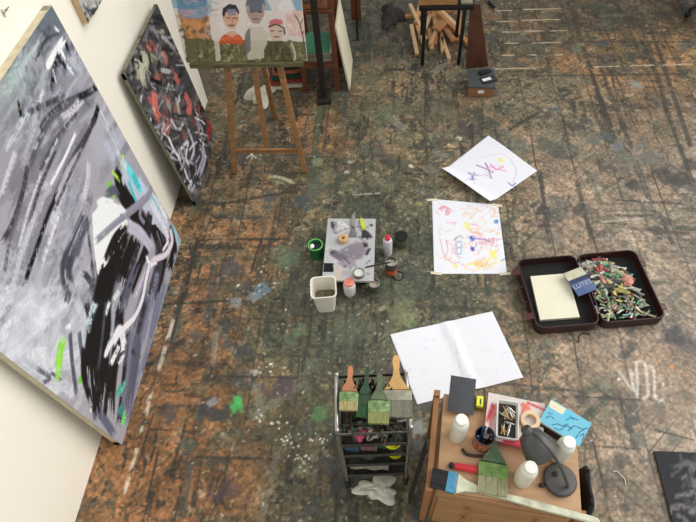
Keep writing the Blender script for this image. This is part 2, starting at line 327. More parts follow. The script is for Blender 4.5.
# flecks
for k in range(2600):
    x = rnd.gauss(-.1, 1.1); y = rnd.uniform(.4, 4.6)
    if not -1.6 < x < 3.3: continue
    c = rnd.choice([(206, 200, 186), (186, 180, 160), (160, 160, 140), (150, 160, 110), (44, 44, 42), (50, 50, 48), (120, 140, 110), (170, 110, 80)])
    r = rnd.uniform(.004, .011)
    fl.stroke([(x, y), (x + rnd.uniform(-.012, .012), y + rnd.uniform(-.012, .012))], r, c, rnd.uniform(.5, .9), 0, False)
for (u, v, n, sp) in [(318,292,16,14),(268,368,8,8),(292,440,12,16),(300,465,12,14),(322,440,10,14),(270,420,10,20),(386,400,5,8),(255,280,8,30)]:
    for k in range(n):
        p = (u + rnd.gauss(0, sp * .5), v + rnd.gauss(0, sp * .4)); fl.stroke([p, (p[0] + rnd.uniform(-1.5, 1.5), p[1] + rnd.uniform(-1, 1))], rnd.uniform(1, 2.4), (222, 216, 204), .9)
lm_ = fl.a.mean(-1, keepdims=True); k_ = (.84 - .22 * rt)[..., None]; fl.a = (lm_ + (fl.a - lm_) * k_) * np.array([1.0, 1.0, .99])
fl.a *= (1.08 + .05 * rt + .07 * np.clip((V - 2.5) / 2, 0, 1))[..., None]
fmat = paint_mat('worn painted parquet', .5, .14, 150., .3, .35, .24)
struct(fl.mesh('floor', fmat))
bm = B()
for x0, x1, y0, y1 in [(-6, -1.75, -4, 12), (3.6, 8, -4, 12), (-1.75, 3.6, -4, -.2), (-1.75, 3.6, 6.6, 12)]:
    bm.faces.new([bm.verts.new(p) for p in [(x0, y0, 0), (x1, y0, 0), (x1, y1, 0), (x0, y1, 0)]])
struct(obj('floor_beyond', bm, mat('dull brown boards', (92, 76, 58), .6, 0, .35, 3.)))
# ================================================================== WALL
WX = -1.69
bm = B(); box(bm, (.16, 5.63, 3.6), (WX - .08, 1.31, 1.8), bev=.004)
struct(obj('wall_left', bm, mat('cream wall paint', (252, 246, 230), .75, 0, .02, 1.2)))
bm = B(); tube(bm, [(0, 0, 0), (.008, 0, 0)], .004); tube(bm, [(.006, -.03, 0), (.006, .026, .0)], .0022); tube(bm, [(.006, -.028, -.016), (.006, -.028, .018)], .0022)
r_ = ray(5, 10); t_ = WX / r_[0]
tag(obj('wall_hook', bm, mat('dark steel', (128, 122, 112), .5, .2), loc=(WX, r_[1] * t_, HC + r_[2] * t_)), 'tiny grey metal hook in the bare cream wall above the big grey canvas', 'hook')
# ================================================================== PAINTINGS
pmat = paint_mat('painted canvas', .45, .05, 120., .25, .35)
class Plane:
    def __init__(s, o, eu, ev): s.o = np.array(o, float); s.eu = np.array(eu, float); s.ev = np.array(ev, float); s.n = np.cross(s.eu, s.ev)
    def uv(s, u, v):
        r = ray(u, v); o = np.array([0, 0, HC]); t = np.dot(s.o - o, s.n) / np.dot(r, s.n); q = o + r * t - s.o
        return (float(q @ s.eu), float(q @ s.ev))
    def tr(s, co): return s.o + co[:, :1] * s.eu + co[:, 1:2] * s.ev + co[:, 2:] * s.n
def leaning(name, label, cat, y0, y1, xb, xt, hgt, th, edge_m, res, base):
    """canvas standing on the floor against the wall; xb/xt: front face at foot and head"""
    a = math.asin((xb - xt) / hgt); ev = np.array([-math.sin(a), 0, math.cos(a)]); eu = np.array([0., 1, 0]); n = np.cross(eu, ev)
    back = np.array([xb, 0, 0]) - n * th; back[2] = 0
    t = thing(name, label, cat, (back[0], y0, 0))
    W = y1 - y0; off = np.array([back[0], y0, 0.])
    pl = Plane(off + n * (th + .0012), eu, ev)
    R = Raster(0, W, 0, hgt, res, base, pl.uv)
    M = Matrix(((0, ev[0], n[0]), (1, ev[1], n[1]), (0, ev[2], n[2]))).to_4x4()
    bm = B(); bw = .045
    for sx_, sy_, lx, ly in [(W, bw, W / 2, bw / 2), (W, bw, W / 2, hgt - bw / 2), (bw, hgt, bw / 2, hgt / 2), (bw, hgt, W - bw / 2, hgt / 2), (bw, hgt, W / 2, hgt / 2)]:
        box(bm, (sx_, sy_, th * .9), (lx, ly, th * .45))
    box(bm, (W, hgt, th * .12), (W / 2, hgt / 2, th * .94))
    bm.transform(M)
    obj('stretcher', bm, edge_m, t, smooth=False)
    def fin():
        o = R.mesh('painted_canvas', pmat, None, tr=lambda co: pl.tr(co) - off); o.parent = t
        return t
    return R, fin
# --- large grey abstract
R, fin = leaning('abstract_painting', 'large grey and black abstract canvas with white and green strokes leaning on the cream wall', 'painting', .98, 2.5, -1.555, -1.645, 1.83, .04, mat('raw canvas edge', (196, 186, 156), .8, 0, .15, 25), .0065, (150, 147, 154))
for (u, v, r, c, a) in [(20,110,60,(142,148,148),.8),(55,50,42,(100,106,116),.8),(48,22,20,(92,100,108),.8),(20,180,55,(140,136,142),.7),(70,140,40,(128,126,132),.6),(60,230,60,(158,155,165),.8),(30,300,60,(160,160,166),.8),(75,330,40,(172,174,178),.6),(120,140,30,(158,158,170),.8),(100,130,25,(160,160,168),.7),(60,280,30,(166,165,172),.6),(50,320,40,(186,187,192),.8),(25,335,34,(182,184,190),.8),(80,350,26,(178,182,186),.8),(10,60,30,(130,146,140),.6),(90,60,20,(130,134,142),.7)]:
    R.blob((u, v), r, c, a, hard=1.6)
def field(R, n, poly, cols, lw, ll, ang, aj, al=.5):
    us = [p[0] for p in poly]; vs = [p[1] for p in poly]
    for k in range(n):
        u = rnd.uniform(min(us), max(us)); v = rnd.uniform(min(vs), max(vs)); a = ang + rnd.gauss(0, aj); l = rnd.uniform(*ll)
        R.stroke([(u, v), (u + l * .5 * math.cos(a) + rnd.uniform(-2, 2), v + l * .5 * math.sin(a)), (u + l * math.cos(a), v + l * math.sin(a))], rnd.uniform(*lw), rnd.choice(cols), al * rnd.uniform(.5, 1.2), .5)
for p, w, a in [([(94,94),(68,116),(38,150),(0,212)],20,.5),([(70,112),(44,165),(24,215),(8,262)],16,.5),([(90,122),(66,168),(44,214),(20,280)],10,.55),([(60,86),(40,100),(16,120),(0,140)],14,.45)]: R.stroke(p, w, (92, 90, 97), a, .3)
gr = [(180,178,186),(120,120,128),(96,96,104),(150,148,156),(200,198,204),(132,128,136),(108,112,120)]
field(R, 260, [(0,20),(130,330)], gr, (3, 9), (15, 50), 2.05, .25)
field(R, 70, [(20,20),(80,110)], [(70,74,84),(150,158,166),(176,180,188),(60,60,66),(110,118,128)], (2, 5), (12, 35), 1.7, .5)
field(R, 50, [(40,250),(110,420)], [(176,176,182),(150,152,158),(130,130,138)], (3, 8), (12, 40), 1.9, .3)
field(R, 120, [(0,280),(90,400)], [(206,207,210),(190,192,198),(198,200,204),(168,170,176)], (5, 12), (14, 40), 2.3, .5)
K = (22, 21, 24); DG = (62, 60, 66); SL = (88, 88, 102); MG = (126, 126, 136); WH = (232, 230, 228); LV = (178, 174, 186)
for p, w, c, b in [([(98,86),(88,93),(76,98)],5,K,.3),([(80,96),(62,105),(48,118),(38,135)],6,DG,.5),([(60,98),(30,112),(22,120)],5,DG,.5),([(22,120),(18,100)],4,K,.5),
    ([(99,104),(95,118),(90,126)],5,K,.4),([(96,118),(84,140),(72,160),(60,185),(52,205)],5,DG,.35),([(60,188),(48,215),(36,250),(24,285)],5,K,.3),([(72,102),(52,118),(40,140),(28,170)],6,(84,82,88),.5),([(28,165),(22,195),(12,225),(0,245)],6,DG,.3),([(22,200),(10,240),(4,275)],4,(92,90,96),.5),
    ([(76,132),(66,155),(50,186)],3,(214,212,218),.2),([(85,150),(70,170),(55,205)],9,(152,148,158),.3),([(48,160),(36,195),(26,230)],7,(112,110,116),.5),
    ([(46,69),(56,52),(66,36)],6,(222,220,222),.2),([(60,48),(66,62)],4,(226,224,226),.2),([(54,27),(60,33)],3,(200,200,206),.3),([(60,52),(54,70),(52,95)],5,K,.4),([(66,42),(68,52)],4,K,.3),([(58,60),(64,64),(65,70)],4,K,.3),([(36,60),(46,40),(60,33)],2.5,DG,.4),([(53,70),(56,82)],2,(190,190,196),.2),
    ([(40,40),(20,70),(8,95)],4,(156,168,166),.5),([(88,212),(76,240),(66,270),(72,300)],16,(66,66,76),.45),([(92,190),(86,215)],8,(120,118,128),.4),([(70,290),(66,305)],8,(84,86,96),.5),
    ([(20,360),(60,385),(70,392)],8,(170,172,178),.4),([(36,368),(50,378),(40,384)],4,(92,92,98),.4),([(50,372),(62,380)],3,(86,86,92),.5)]: R.stroke(p, w, c, 1, b)
for p, w in [([(118,182),(132,206),(152,240)],17),([(112,232),(108,270),(98,320),(92,360)],26),([(104,300),(102,350),(104,400)],20),([(136,236),(126,262),(120,290)],12),([(152,216),(160,240),(166,262)],15),([(164,250),(158,280),(150,300)],14),([(120,300),(118,340),(112,380),(110,420)],13)]: R.stroke(p, w, (26, 25, 28), 1, .2)
# lower right: white, black, teal, green
for poly, c in [([(92,214),(104,200),(118,204),(128,222),(122,246),(108,262),(98,275),(94,250)],(234,234,226)),([(150,190),(160,200),(164,222),(150,225)],(190,190,200)),([(116,178),(125,164),(150,190),(176,235),(180,246),(168,240),(140,205)],(176,178,190))]: R.poly(poly, c, .95)
for p, w, c, b in [([(122,160),(134,178),(144,196)],8,(112,190,196),.3),([(132,172),(140,190)],5,(70,170,176),.3),([(150,195),(160,214)],4,(110,176,186),.4),([(172,222),(178,240)],4,(120,180,186),.4),([(160,205),(168,222)],4,(206,206,212),.3),([(138,176),(146,192)],5,(168,180,200),.2),([(120,168),(118,180),(124,200)],10,K,.1),([(118,184),(130,205),(142,225),(152,244)],13,K,.1),([(112,170),(120,182)],3,(160,205,70),.2),([(124,154),(120,166)],2.5,(170,215,60),.1),([(112,180),(108,190),(116,198)],4,(120,180,60),.3),([(128,180),(134,196),(138,206)],3,(60,170,180),.2),
    ([(106,196),(114,190),(120,200)],7,SL,.3),([(110,205),(104,195)],6,(70,72,80),.3),([(108,262),(122,236),(132,225)],9,K,.35),([(120,240),(112,270),(104,300)],15,K,.3),([(104,290),(106,330),(100,380),(98,410)],14,K,.3),([(128,232),(120,260),(116,290)],6,K,.3),([(140,240),(128,280),(118,310)],6,(40,40,44),.4),([(148,245),(138,270),(126,300)],9,K,.3),([(150,210),(148,235),(144,250)],8,(40,38,42),.3),([(160,240),(158,270),(150,300)],12,(66,64,74),.3),([(168,225),(174,250),(168,275)],9,K,.3),
    ([(126,226),(140,232),(154,252)],9,(168,164,178),.15),([(128,222),(146,236)],4,(196,192,204),.2),([(152,184),(148,196),(134,208),(116,222),(94,242)],6,(138,136,148),.15),([(144,196),(140,215),(146,225)],4,(120,118,130),.3),
    ([(138,260),(128,290),(120,320)],9,SL,.3),([(150,290),(140,330),(132,370),(126,420)],13,SL,.3),([(160,290),(150,340),(140,380)],8,(112,114,132),.3),([(128,330),(124,380),(118,430)],7,(40,40,46),.3),([(146,300),(136,340)],6,(52,50,58),.3),([(166,280),(160,310),(150,345)],6,(104,106,122),.4),([(140,360),(134,400),(126,430)],7,(122,124,140),.3),
    ([(176,250),(172,280),(160,320),(150,350)],5,(130,136,150),.4),([(178,240),(181,250)],3,(110,180,180),.3),([(168,300),(162,325)],3,(120,180,110),.3),([(112,345),(120,330),(124,350),(116,366)],8,(224,222,226),.4),([(110,300),(104,318)],5,(206,214,214),.4),([(98,300),(90,315),(88,330)],9,(176,190,192),.4),
    ([(86,215),(96,300)],4,(70,70,80),.5),([(82,270),(92,285),(88,296)],6,(60,62,70),.4),([(64,335),(60,352),(58,372)],9,(128,190,66),.4),([(84,372),(78,385)],5,(110,180,60),.4),([(92,400),(96,412)],5,(90,190,70),.3),([(118,415),(124,405)],7,(60,130,120),.3),([(122,425),(126,412)],4,(80,200,90),.2),([(116,398),(122,384)],5,(70,150,130),.4),
    ([(70,330),(72,360),(77,398)],5,(84,84,98),.15),([(79,330),(82,355),(88,385)],5,(92,92,106),.15),([(66,327),(72,326)],4,(214,220,216),.2),([(86,300),(92,330),(96,365),(100,400)],7,(44,44,50),.3),([(90,330),(94,360)],4,(180,182,192),.3),([(94,392),(90,415)],3,(206,206,214),.2),([(110,372),(106,400),(104,425)],5,K,.3),([(124,345),(132,352),(142,358)],3,DG,.2),([(116,360),(124,352),(136,350)],3,DG,.2),([(90,400),(108,425),(116,438)],7,(92,94,112),.4),
    ([(170,228),(172,242),(166,254),(158,258),(150,262)],4,(200,186,196),.1),([(164,226),(168,240),(162,252)],2.5,(222,210,218),.1),([(152,262),(146,280),(142,300),(134,318),(124,328),(110,345),(104,360)],4.5,(214,204,214),.1),([(150,262),(140,285),(134,300)],3,(176,168,184),.2),([(146,255),(150,264),(158,262)],3,(228,220,226),.1),
    ([(98,360),(94,378),(98,392)],2.5,(178,182,200),.2)]: R.stroke(p, w, c, 1, b)
for p, w in [([(106,264),(98,300),(90,345),(88,385)],13),([(96,330),(94,370),(99,425)],13),([(84,345),(84,375),(92,405)],7)]: R.stroke(p, w, (26, 25, 28), 1, .25)
R.poly([(92,214),(103,202),(116,206),(122,220),(112,240),(104,262),(97,270)], (236,236,228), .9)
for p, w, c, b in [([(96,205),(104,200),(116,204)],5,(230,232,226),.3),([(118,206),(128,216)],5,(226,226,220),.3),([(104,262),(114,238),(124,226)],5,K,.4),([(126,226),(140,233),(154,252)],8,(172,168,182),.2),([(152,184),(148,197),(134,209),(116,223),(94,243)],5,(132,130,142),.2),
    ([(150,262),(144,290),(132,330),(124,372)],7,(96,96,112),.4),([(158,270),(150,310),(140,350)],6,(118,120,138),.45),([(132,330),(128,370),(122,410)],5,(108,110,128),.4),([(140,340),(134,380),(126,425)],7,(84,84,100),.35),([(106,300),(102,340),(98,372)],4,(70,72,84),.4),([(116,300),(112,330),(106,352)],3,(150,156,168),.4),([(168,280),(160,318),(148,356)],5,(128,134,152),.4),([(113,300),(120,290)],4,(200,206,206),.3),([(110,366),(120,344)],5,(224,222,226),.3),
    ([(150,262),(146,280),(142,300),(134,318),(124,328),(110,345),(104,360)],4,(222,212,220),.1),([(170,228),(172,242),(166,254),(158,258),(150,262)],4,(206,194,204),.1),([(96,300),(90,318),(88,336)],7,(176,194,196),.4),([(88,214),(80,240),(74,262)],9,(92,92,104),.5),([(120,395),(126,380)],4,(90,170,140),.3),([(60,352),(58,374),(56,384)],6,(136,196,72),.4),
    ([(60,210),(50,240),(40,270)],5,(190,188,194),.5),([(72,170),(58,205),(50,230)],5,(186,184,192),.45),([(20,60),(10,80),(0,100)],8,(150,164,162),.5),([(30,110),(16,130),(4,150)],6,(170,176,178),.5),([(72,60),(84,78)],7,(160,164,172),.5),([(80,100),(70,112),(60,118)],5,(176,174,180),.5),([(110,130),(120,150)],6,(172,176,186),.5),([(104,140),(116,165)],7,(160,164,178),.5),([(66,64),(74,74)],4,(196,198,204),.4),([(44,88),(38,104)],4,(186,186,192),.4)]: R.stroke(p, w, c, 1, b)
for p, w, c, b in [([(84,100),(66,124),(46,162),(30,205),(18,250)],3,(186,184,190),.4),([(92,128),(74,166),(54,212)],3,(60,58,64),.4),([(56,150),(40,188),(30,222)],3,(52,50,56),.45),([(78,112),(56,140),(38,176)],4,(70,68,74),.5),([(16,150),(6,180),(0,200)],6,(176,174,180),.4),([(36,210),(22,252),(10,292)],5,(176,174,182),.4),([(116,150),(128,172)],6,(186,188,200),.4),([(98,110),(110,132)],6,(180,184,192),.4),([(150,200),(162,222),(170,240)],5,(198,196,208),.3)]: R.stroke(p, w, c, .9, b)
R.a = np.clip((R.a - 120) * 1.22 + 134, 18, 246)
fin()
# --- smaller dark abstract with salmon patches
R, fin = leaning('abstract_painting', 'smaller dark abstract canvas with salmon pink patches leaning on the wall', 'painting', 2.85, 3.64, -1.515, -1.635, 1.2, .022, mat('dark canvas edge', (120, 116, 96), .8, 0, .2, 25), .006, (74, 72, 74))
field(R, 240, [(112,8),(215,200)], [(30,29,32),(48,46,50),(110,106,112),(140,136,144),(86,82,88),(60,58,60),(130,128,124),(24,22,24)], (2, 6), (8, 26), 1.5, .9, .8)
field(R, 160, [(112,8),(215,200)], [(170,168,172),(200,198,196),(36,35,38),(20,20,22),(150,146,130),(176,172,150),(110,100,100),(60,56,60)], (1.2, 3), (6, 18), 1.2, 1.1, .9)
field(R, 26, [(138,40),(205,130)], [(206,112,104),(190,92,88),(214,130,118),(168,70,68)], (3, 6), (6, 16), 1.1, .5, .9)
for p, w, c, b in [([(140,48),(146,60),(142,72),(146,92)],9,(190,186,164),.3),([(150,56),(158,62)],6,(170,166,140),.3),([(136,60),(138,82)],5,(168,164,140),.3),([(122,70),(130,92)],6,(120,118,132),.3),([(154,90),(156,112),(162,120)],8,(216,116,106),.2),([(162,48),(168,66)],5,(206,120,112),.3),([(146,44),(152,52)],4,(206,112,100),.3),([(174,74),(180,84)],6,(204,108,98),.3),([(184,92),(190,106),(186,116)],6,(208,110,104),.2),([(206,116),(210,128),(206,140)],6,(150,50,54),.3),([(152,26),(160,40)],4,(150,148,156),.3),([(160,34),(176,50)],3,(170,166,176),.2),([(140,54),(142,64)],4,K,.2),
    ([(168,136),(174,150),(180,160),(176,172)],2.6,(226,224,226),.1),([(180,150),(188,142),(186,158),(192,170)],2.6,(220,218,224),.1),([(170,118),(178,130),(184,122)],2.4,(214,212,216),.1),([(188,128),(194,148),(190,165)],3,(200,196,210),.1),([(170,160),(178,172),(176,186)],2.4,(224,222,226),.1),([(184,168),(190,182),(196,172)],2.4,(216,214,222),.1),([(176,160),(182,178)],7,K,.1),([(190,160),(196,190)],6,(40,40,46),.2),([(200,140),(204,158),(198,176)],6,(174,172,186),.3),([(196,120),(204,134)],5,(150,148,160),.3),([(160,70),(172,72)],3,(200,198,196),.2),([(150,80),(164,84)],3,K,.2),([(176,96),(180,116)],4,(176,176,160),.3),([(166,100),(172,112)],4,(160,158,140),.3)]: R.stroke(p, w, c, 1, b)
field(R, 150, [(116,12),(214,196)], [(206,204,204),(30,29,32),(20,20,22),(156,152,140),(186,182,160),(90,86,90),(226,224,226),(60,58,62)], (.8, 2.2), (5, 15), 1.4, 1.0, .95)
field(R, 40, [(160,120),(205,195)], [(214,212,220),(180,176,192),(30,30,34),(226,224,230)], (1, 2.4), (7, 18), 1.5, .8, .95)
fin()
# --- small study on the wall
t = thing('small_painting', 'small black and white painting on bare wood hung high on the cream wall', 'painting', (WX, 2.75, 1.585))
bm = B(); box(bm, (.036, .25, .46), (.019, .125, .23), bev=.003)
obj('panel', bm, wood('pale pine', (206, 178, 138), .15), t)
pl = Plane((WX + .0385, 2.75, 1.585), (0, 1, 0), (0, 0, 1))
R = Raster(0, .25, 0, .46, .006, (186, 186, 182), pl.uv)
field(R, 60, [(82,0),(110,22)], [(60,58,58),(150,150,150),(214,214,212),(40,38,40),(110,108,110)], (1.5, 4), (4, 10), 1.6, .7, .9)
R.poly([(89,10),(100,6),(107,4),(103,15),(97,17),(93,15)], (48,44,46)); field(R, 14, [(90,6),(104,15)], [(30,28,30),(74,70,72)], (1.5, 3), (3, 6), 1.4, .7, .9)
R.poly([(93,15),(97,16.5),(103,13.5),(98,24),(94,30),(88,22)], (206,190,160))
R.mesh('painted_face', pmat, t, tr=lambda co: pl.tr(co) - np.array([WX, 2.75, 1.585]))
# ================================================================== EASEL
ew = wood('easel pine', (150, 108, 66), .3)
t = thing('studio_easel', 'wooden A-frame easel holding the painting of three figures', 'easel', (-.99, 3.2, 0))
bm = B()
def bar(bm, p, q, w, d):
    p, q = Vector(p), Vector(q); l = (q - p).length; z = (q - p).normalized(); x = Vector((1, 0, 0)); x = (x - z * x.dot(z)).normalized(); y = z.cross(x)
    M = Matrix.Translation((p + q) / 2) @ Matrix((x, y, z)).transposed().to_4x4() @ Matrix.Diagonal((w, d, l, 1))
    r = bmesh.ops.create_cube(bm, size=1, matrix=M); bmesh.ops.bevel(bm, geom=list({e for v in r['verts'] for e in v.link_edges}), offset=.004, segments=1, affect='EDGES')
    return bm
bar(bm, (-.287, 0, 0.003), (-.08, .42, 1.72), .045, .022); obj('leg', bm, ew, t)
bm = B(); bar(bm, (.29, 0, .003), (.09, .42, 1.72), .045, .022); obj('leg', bm, ew, t)
bm = B(); bar(bm, (-.04, .66, .003), (.0, .45, 1.68), .04, .022); obj('rear_leg', bm, ew, t)
bm = B(); bar(bm, (-.262, .035, .19), (.264, .035, .19), .022, .035)
box(bm, (.54, .02, .035), (0, .055, .19)); obj('crossbar', bm, ew, t)
bm = B(); bar(bm, (0, .075, .17), (.005, .42, 1.75), .04, .022); obj('mast', bm, ew, t)
bm = B(); box(bm, (.80, .06, .035), (-.03, .165, .905), bev=.004); obj('ledge', bm, wood('paint-crusted ledge', (104, 98, 68), .5), t)
# painting on the easel
po = np.array([-1.44, 3.35, .925]); ev = np.array([0, .2, .98]); ev /= np.linalg.norm(ev); Wp, Hp = .85, .62
t = thing('figure_painting', 'painting of three figures in a landscape standing on the wooden easel', 'painting', tuple(po))
pl = Plane(po, (1, 0, 0), ev); nn = pl.n
bm = B(); M = Matrix(((1, ev[0], nn[0]), (0, ev[1], nn[1]), (0, ev[2], nn[2]))).to_4x4()
box(bm, (Wp, Hp, .02), (Wp / 2, Hp / 2, -.011)); bm.transform(M); obj('stretcher', bm, mat('canvas side', (206, 200, 180), .8), t, smooth=False)
R = Raster(0, Wp, 0, Hp, .0045, (222, 210, 200), pl.uv)
R.poly([(170,-30),(320,-30),(320,12),(170,8)], (130,164,186), .8); R.poly([(176,-5),(206,-5),(206,12),(178,14)], (86,128,160), .8); R.poly([(178,10),(208,8),(208,20),(180,22)], (176,150,168), .9)
R.poly([(180,18),(212,16),(214,42),(186,44)], (206,142,84), .9)
field(R, 40, [(182,14),(212,40)], [(92,74,54),(120,84,54),(70,66,50),(214,150,90),(160,110,66)], (2, 5), (4, 9), 1.2, .8, .9)
R.poly([(184,38),(312,42),(312,66),(188,68)], (104,100,66), .95)
field(R, 190, [(186,40),(310,64)], [(64,62,42),(48,46,32),(128,124,80),(150,140,96),(84,90,56),(104,80,54),(176,166,120)], (1.2, 3), (3, 9), 1.5, .6, .9)
R.poly([(206,-5),(246,-5),(246,36),(218,42),(212,40)], (228,216,208), .95); R.poly([(264,-5),(300,-5),(304,30),(284,34)], (226,214,206), .9)
R.poly([(285,10),(312,10),(310,34),(290,36)], (222,178,166), .7); R.poly([(290,-4),(312,-4),(312,12),(296,10)], (128,168,190), .85)
R.blob((286,6), 8, (232,228,224), .8)
R.poly([(214,40),(219,40),(221,60),(216,62)], (214,206,190), .9)
field(R, 60, [(180,0),(212,18)], [(110,150,176),(140,170,186),(190,160,170),(90,120,150)], (2, 4), (5, 12), .1, .3, .6)
field(R, 50, [(206,0),(304,36)], [(236,226,220),(222,206,200),(214,196,190),(240,232,226)], (2, 5), (4, 14), 1.5, .5, .5)
field(R, 30, [(286,14),(308,36)], [(226,180,170),(214,160,150),(230,206,196)], (2, 4), (4, 9), 1.2, .6, .6)
# three figures
R.poly([(218,44),(222,36),(232,31),(241,36),(245,44)], (212,88,48), .95); R.stroke([(221,40),(232,38),(242,40)], 3, (226,116,70), .8, .3); R.poly([(224,34),(232,30),(239,34),(232,37)], (226,176,150), .95)
R.poly([(223,12),(226,7),(233,6),(238,10),(239,20),(235,28),(231,29),(226,26),(223,19)], (218,168,142), 1); R.poly([(222,14),(223,8),(229,4),(236,5),(239,11),(239,15),(236,11),(226,12),(224,18)], (56,52,56), 1); R.poly([(227,9),(236,9),(236,15),(228,16)], (138,140,158), .9)
for p in [[(227,18),(230,18)],[(233,18),(237,18)],[(229,25.5),(234,25.5)]]: R.stroke(p, 1.3, (96,56,50))
R.stroke([(232,19),(232.5,22.5)], 1, (176,116,96))
R.poly([(244,34),(250,27),(262,27),(268,34),(266,58),(248,60)], (208,198,180), .9); R.poly([(247,30),(250,28),(251,50),(246,56),(243,44)], (110,104,98), .8)
R.poly([(246,4),(250,-4),(260,-4),(265,4),(264,16),(259,24),(252,23),(247,14)], (176,150,140), 1); R.poly([(245,6),(249,-5),(262,-5),(266,6),(262,3),(262,12),(250,12),(249,5)], (96,104,118), .9)
for p in [[(250,12),(254,12)],[(258,12),(262,12)],[(253,19),(258,19)]]: R.stroke(p, 1.2, (84,62,64))
R.poly([(264,50),(268,42),(282,41),(290,48),(292,62),(264,62)], (84,80,50), .95); field(R, 25, [(266,43),(288,60)], [(60,56,34),(120,112,70),(46,42,30),(140,120,84)], (1.2, 2.6), (3, 7), 1.3, .7, .9)
R.poly([(269,28),(271,24),(280,24),(285,29),(284,36),(280,41),(274,41),(269,36)], (214,186,166), 1); R.poly([(269,27),(269.5,21),(275,18.5),(282,20),(283,25),(276,23.5)], (206,116,120), 1); R.stroke([(269,27),(276,24.5),(284,28)], 1.6, (60,50,50)); R.stroke([(284,28),(285,35)], 1.8, (70,60,52))
for p in [[(271,31),(274,31)],[(279,31.5),(282,31.5)],[(274,37),(279,37)]]: R.stroke(p, 1.2, (70,46,46))
R.stroke([(304,44),(302,32),(299,22),(295,15)], 1.3, (96,70,60)); R.stroke([(300,26),(304,16)], 1, (96,70,60)); R.stroke([(302,34),(307,28)], 1, (110,80,66)); R.stroke([(291,42),(295,54),(294,62)], 2.2, (214,200,190), .9); R.stroke([(306,40),(308,60)], 1.5, (206,200,180), .7)
R.mesh('painted_canvas', pmat, t, tr=lambda co: pl.tr(co) - po)
#PART3
# ================================================================== BEHIND THE EASEL
brn = wood('reddish brown wood', (112, 66, 40), .3); drk = wood('dark painted timber', (44, 38, 34), .35); pine = wood('pale offcut pine', (206, 164, 112), .2)
cream = mat('cream board', (228, 218, 190), .7, 0, .04, 6)
t = thing('shelf_rack', 'reddish wooden rack of shelves and posts behind the easel painting', 'rack', (-.72, 4.45, 0))
for x, y in [(.215, -.19), (.215, .19), (-.075, -.19), (-.075, .19)]:
    bm = B(); box(bm, (.045, .035, 1.25), (x, y, .625), bev=.003); obj('post', bm, brn, t)
for z in (.28, .78):
    bm = B(); box(bm, (.30, .4, .022), (.07, 0, z), bev=.003); obj('shelf', bm, brn, t)
    bm = B(); box(bm, (.32, .02, .03), (.07, -.215, z - .012), bev=.003); obj('rail', bm, brn, t)
bm = B(); box(bm, (.055, .05, 1.5), (0, 0, .75), bev=.004)
box(bm, (.12, .2, .03), (0, .02, .015))
t = tag(obj('timber_post', bm, drk, loc=(-.617, 4.13, 0), rot=(0, 0, .1)), 'dark paint-spattered upright timber post beside the easel painting', 'post')
zs = .2915
for k, (h_, m_, w_, d_, nm, lb) in enumerate([(.03, mat('grey board', (150, 146, 132), .8), .25, .3, 'sketch_pad', 'lowest grey pad of the pile on the rack shelf'), (.028, mat('pale grey board', (172, 168, 150), .8), .245, .3, 'sketch_pad', 'pale grey pad under the green folder on the rack shelf'), (.03, mat('olive grey board', (140, 138, 118), .8), .25, .29, 'sketch_pad', 'olive grey pad second from the bottom in the pile on the rack shelf')][:3]):
    z0 = zs + [0, .064, .0315][k]
    bm = B(); box(bm, (w_, d_, h_), (0, 0, h_ / 2), bev=.003); tag(obj(nm, bm, m_, loc=(-.655, 4.42, z0), rot=(0, 0, rnd.uniform(-.03, .03))), lb, 'pad', 'pads piled on the rack')
t = thing('green_folder', 'green folder with white edge on top of the pile behind the easel', 'folder', (-.655, 4.40, zs + .095), .03)
bm = B(); box(bm, (.22, .3, .014), (0, 0, .007), bev=.002); obj('cover', bm, mat('green cover', (70, 142, 108), .6), t)
bm = B(); box(bm, (.03, .3, .016), (.123, 0, .008), bev=.002); obj('spine', bm, mat('white card', (226, 224, 212), .7), t)
bm = B(); prism(bm, [(-.085, -.06), (.085, -.06), (.085, .06), (-.085, .06)], 0, .12, bev=.004)
tag(obj('carton', bm, mat('grey carton', (120, 116, 106), .7), loc=(-.68, 4.40, .7915)), 'small grey carton on the upper shelf of the rack', 'box')
bm = B(); lathe(bm, [(0, 0), (.045, 0), (.05, .1), (.047, .1), (.042, .01), (0, .01)], 16)
tag(obj('white_cup', bm, mat('white plastic', (226, 226, 222), .4), loc=(-.57, 4.42, .7915)), 'white cup on the upper shelf of the rack', 'cup')
bm = B(); box(bm, (.016, .46, .62), (0, 0, .31), bev=.002)
tag(obj('blank_board', bm, cream, loc=(-.395, 4.485, .0035), rot=(0, math.radians(-7.6), 0)), 'thin cream board leaning on the rack post', 'board')
def fold(bm, w, d, h, seed, z=0):
    r = random.Random(seed); nx, ny = 14, 10; g = []
    for top in (1, 0):
        g.append([[bm.verts.new(((i / nx - .5) * w * (1 + .04 * math.sin(j * 1.3 + seed)), (j / ny - .5) * d * (1 + .05 * math.sin(i * .9 + seed)), z + (top * h * (.85 + .15 * r.random()) if 0 < i < nx and 0 < j < ny else h * (.2 + .6 * top)))) for i in range(nx + 1)] for j in range(ny + 1)])
    for a, s in ((g[0], 1), (g[1], -1)):
        for j in range(ny):
            for i in range(nx):
                q = (a[j][i], a[j][i + 1], a[j + 1][i + 1], a[j + 1][i]); bm.faces.new(q if s > 0 else q[::-1])
    def edge(A, Bq):
        for k in range(len(A) - 1): bm.faces.new((A[k], Bq[k], Bq[k + 1], A[k + 1]))
    edge(g[0][0], g[1][0]); edge(g[0][-1], g[1][-1]); edge([x[0] for x in g[0]], [x[0] for x in g[1]]); edge([x[-1] for x in g[0]], [x[-1] for x in g[1]])
    return bm
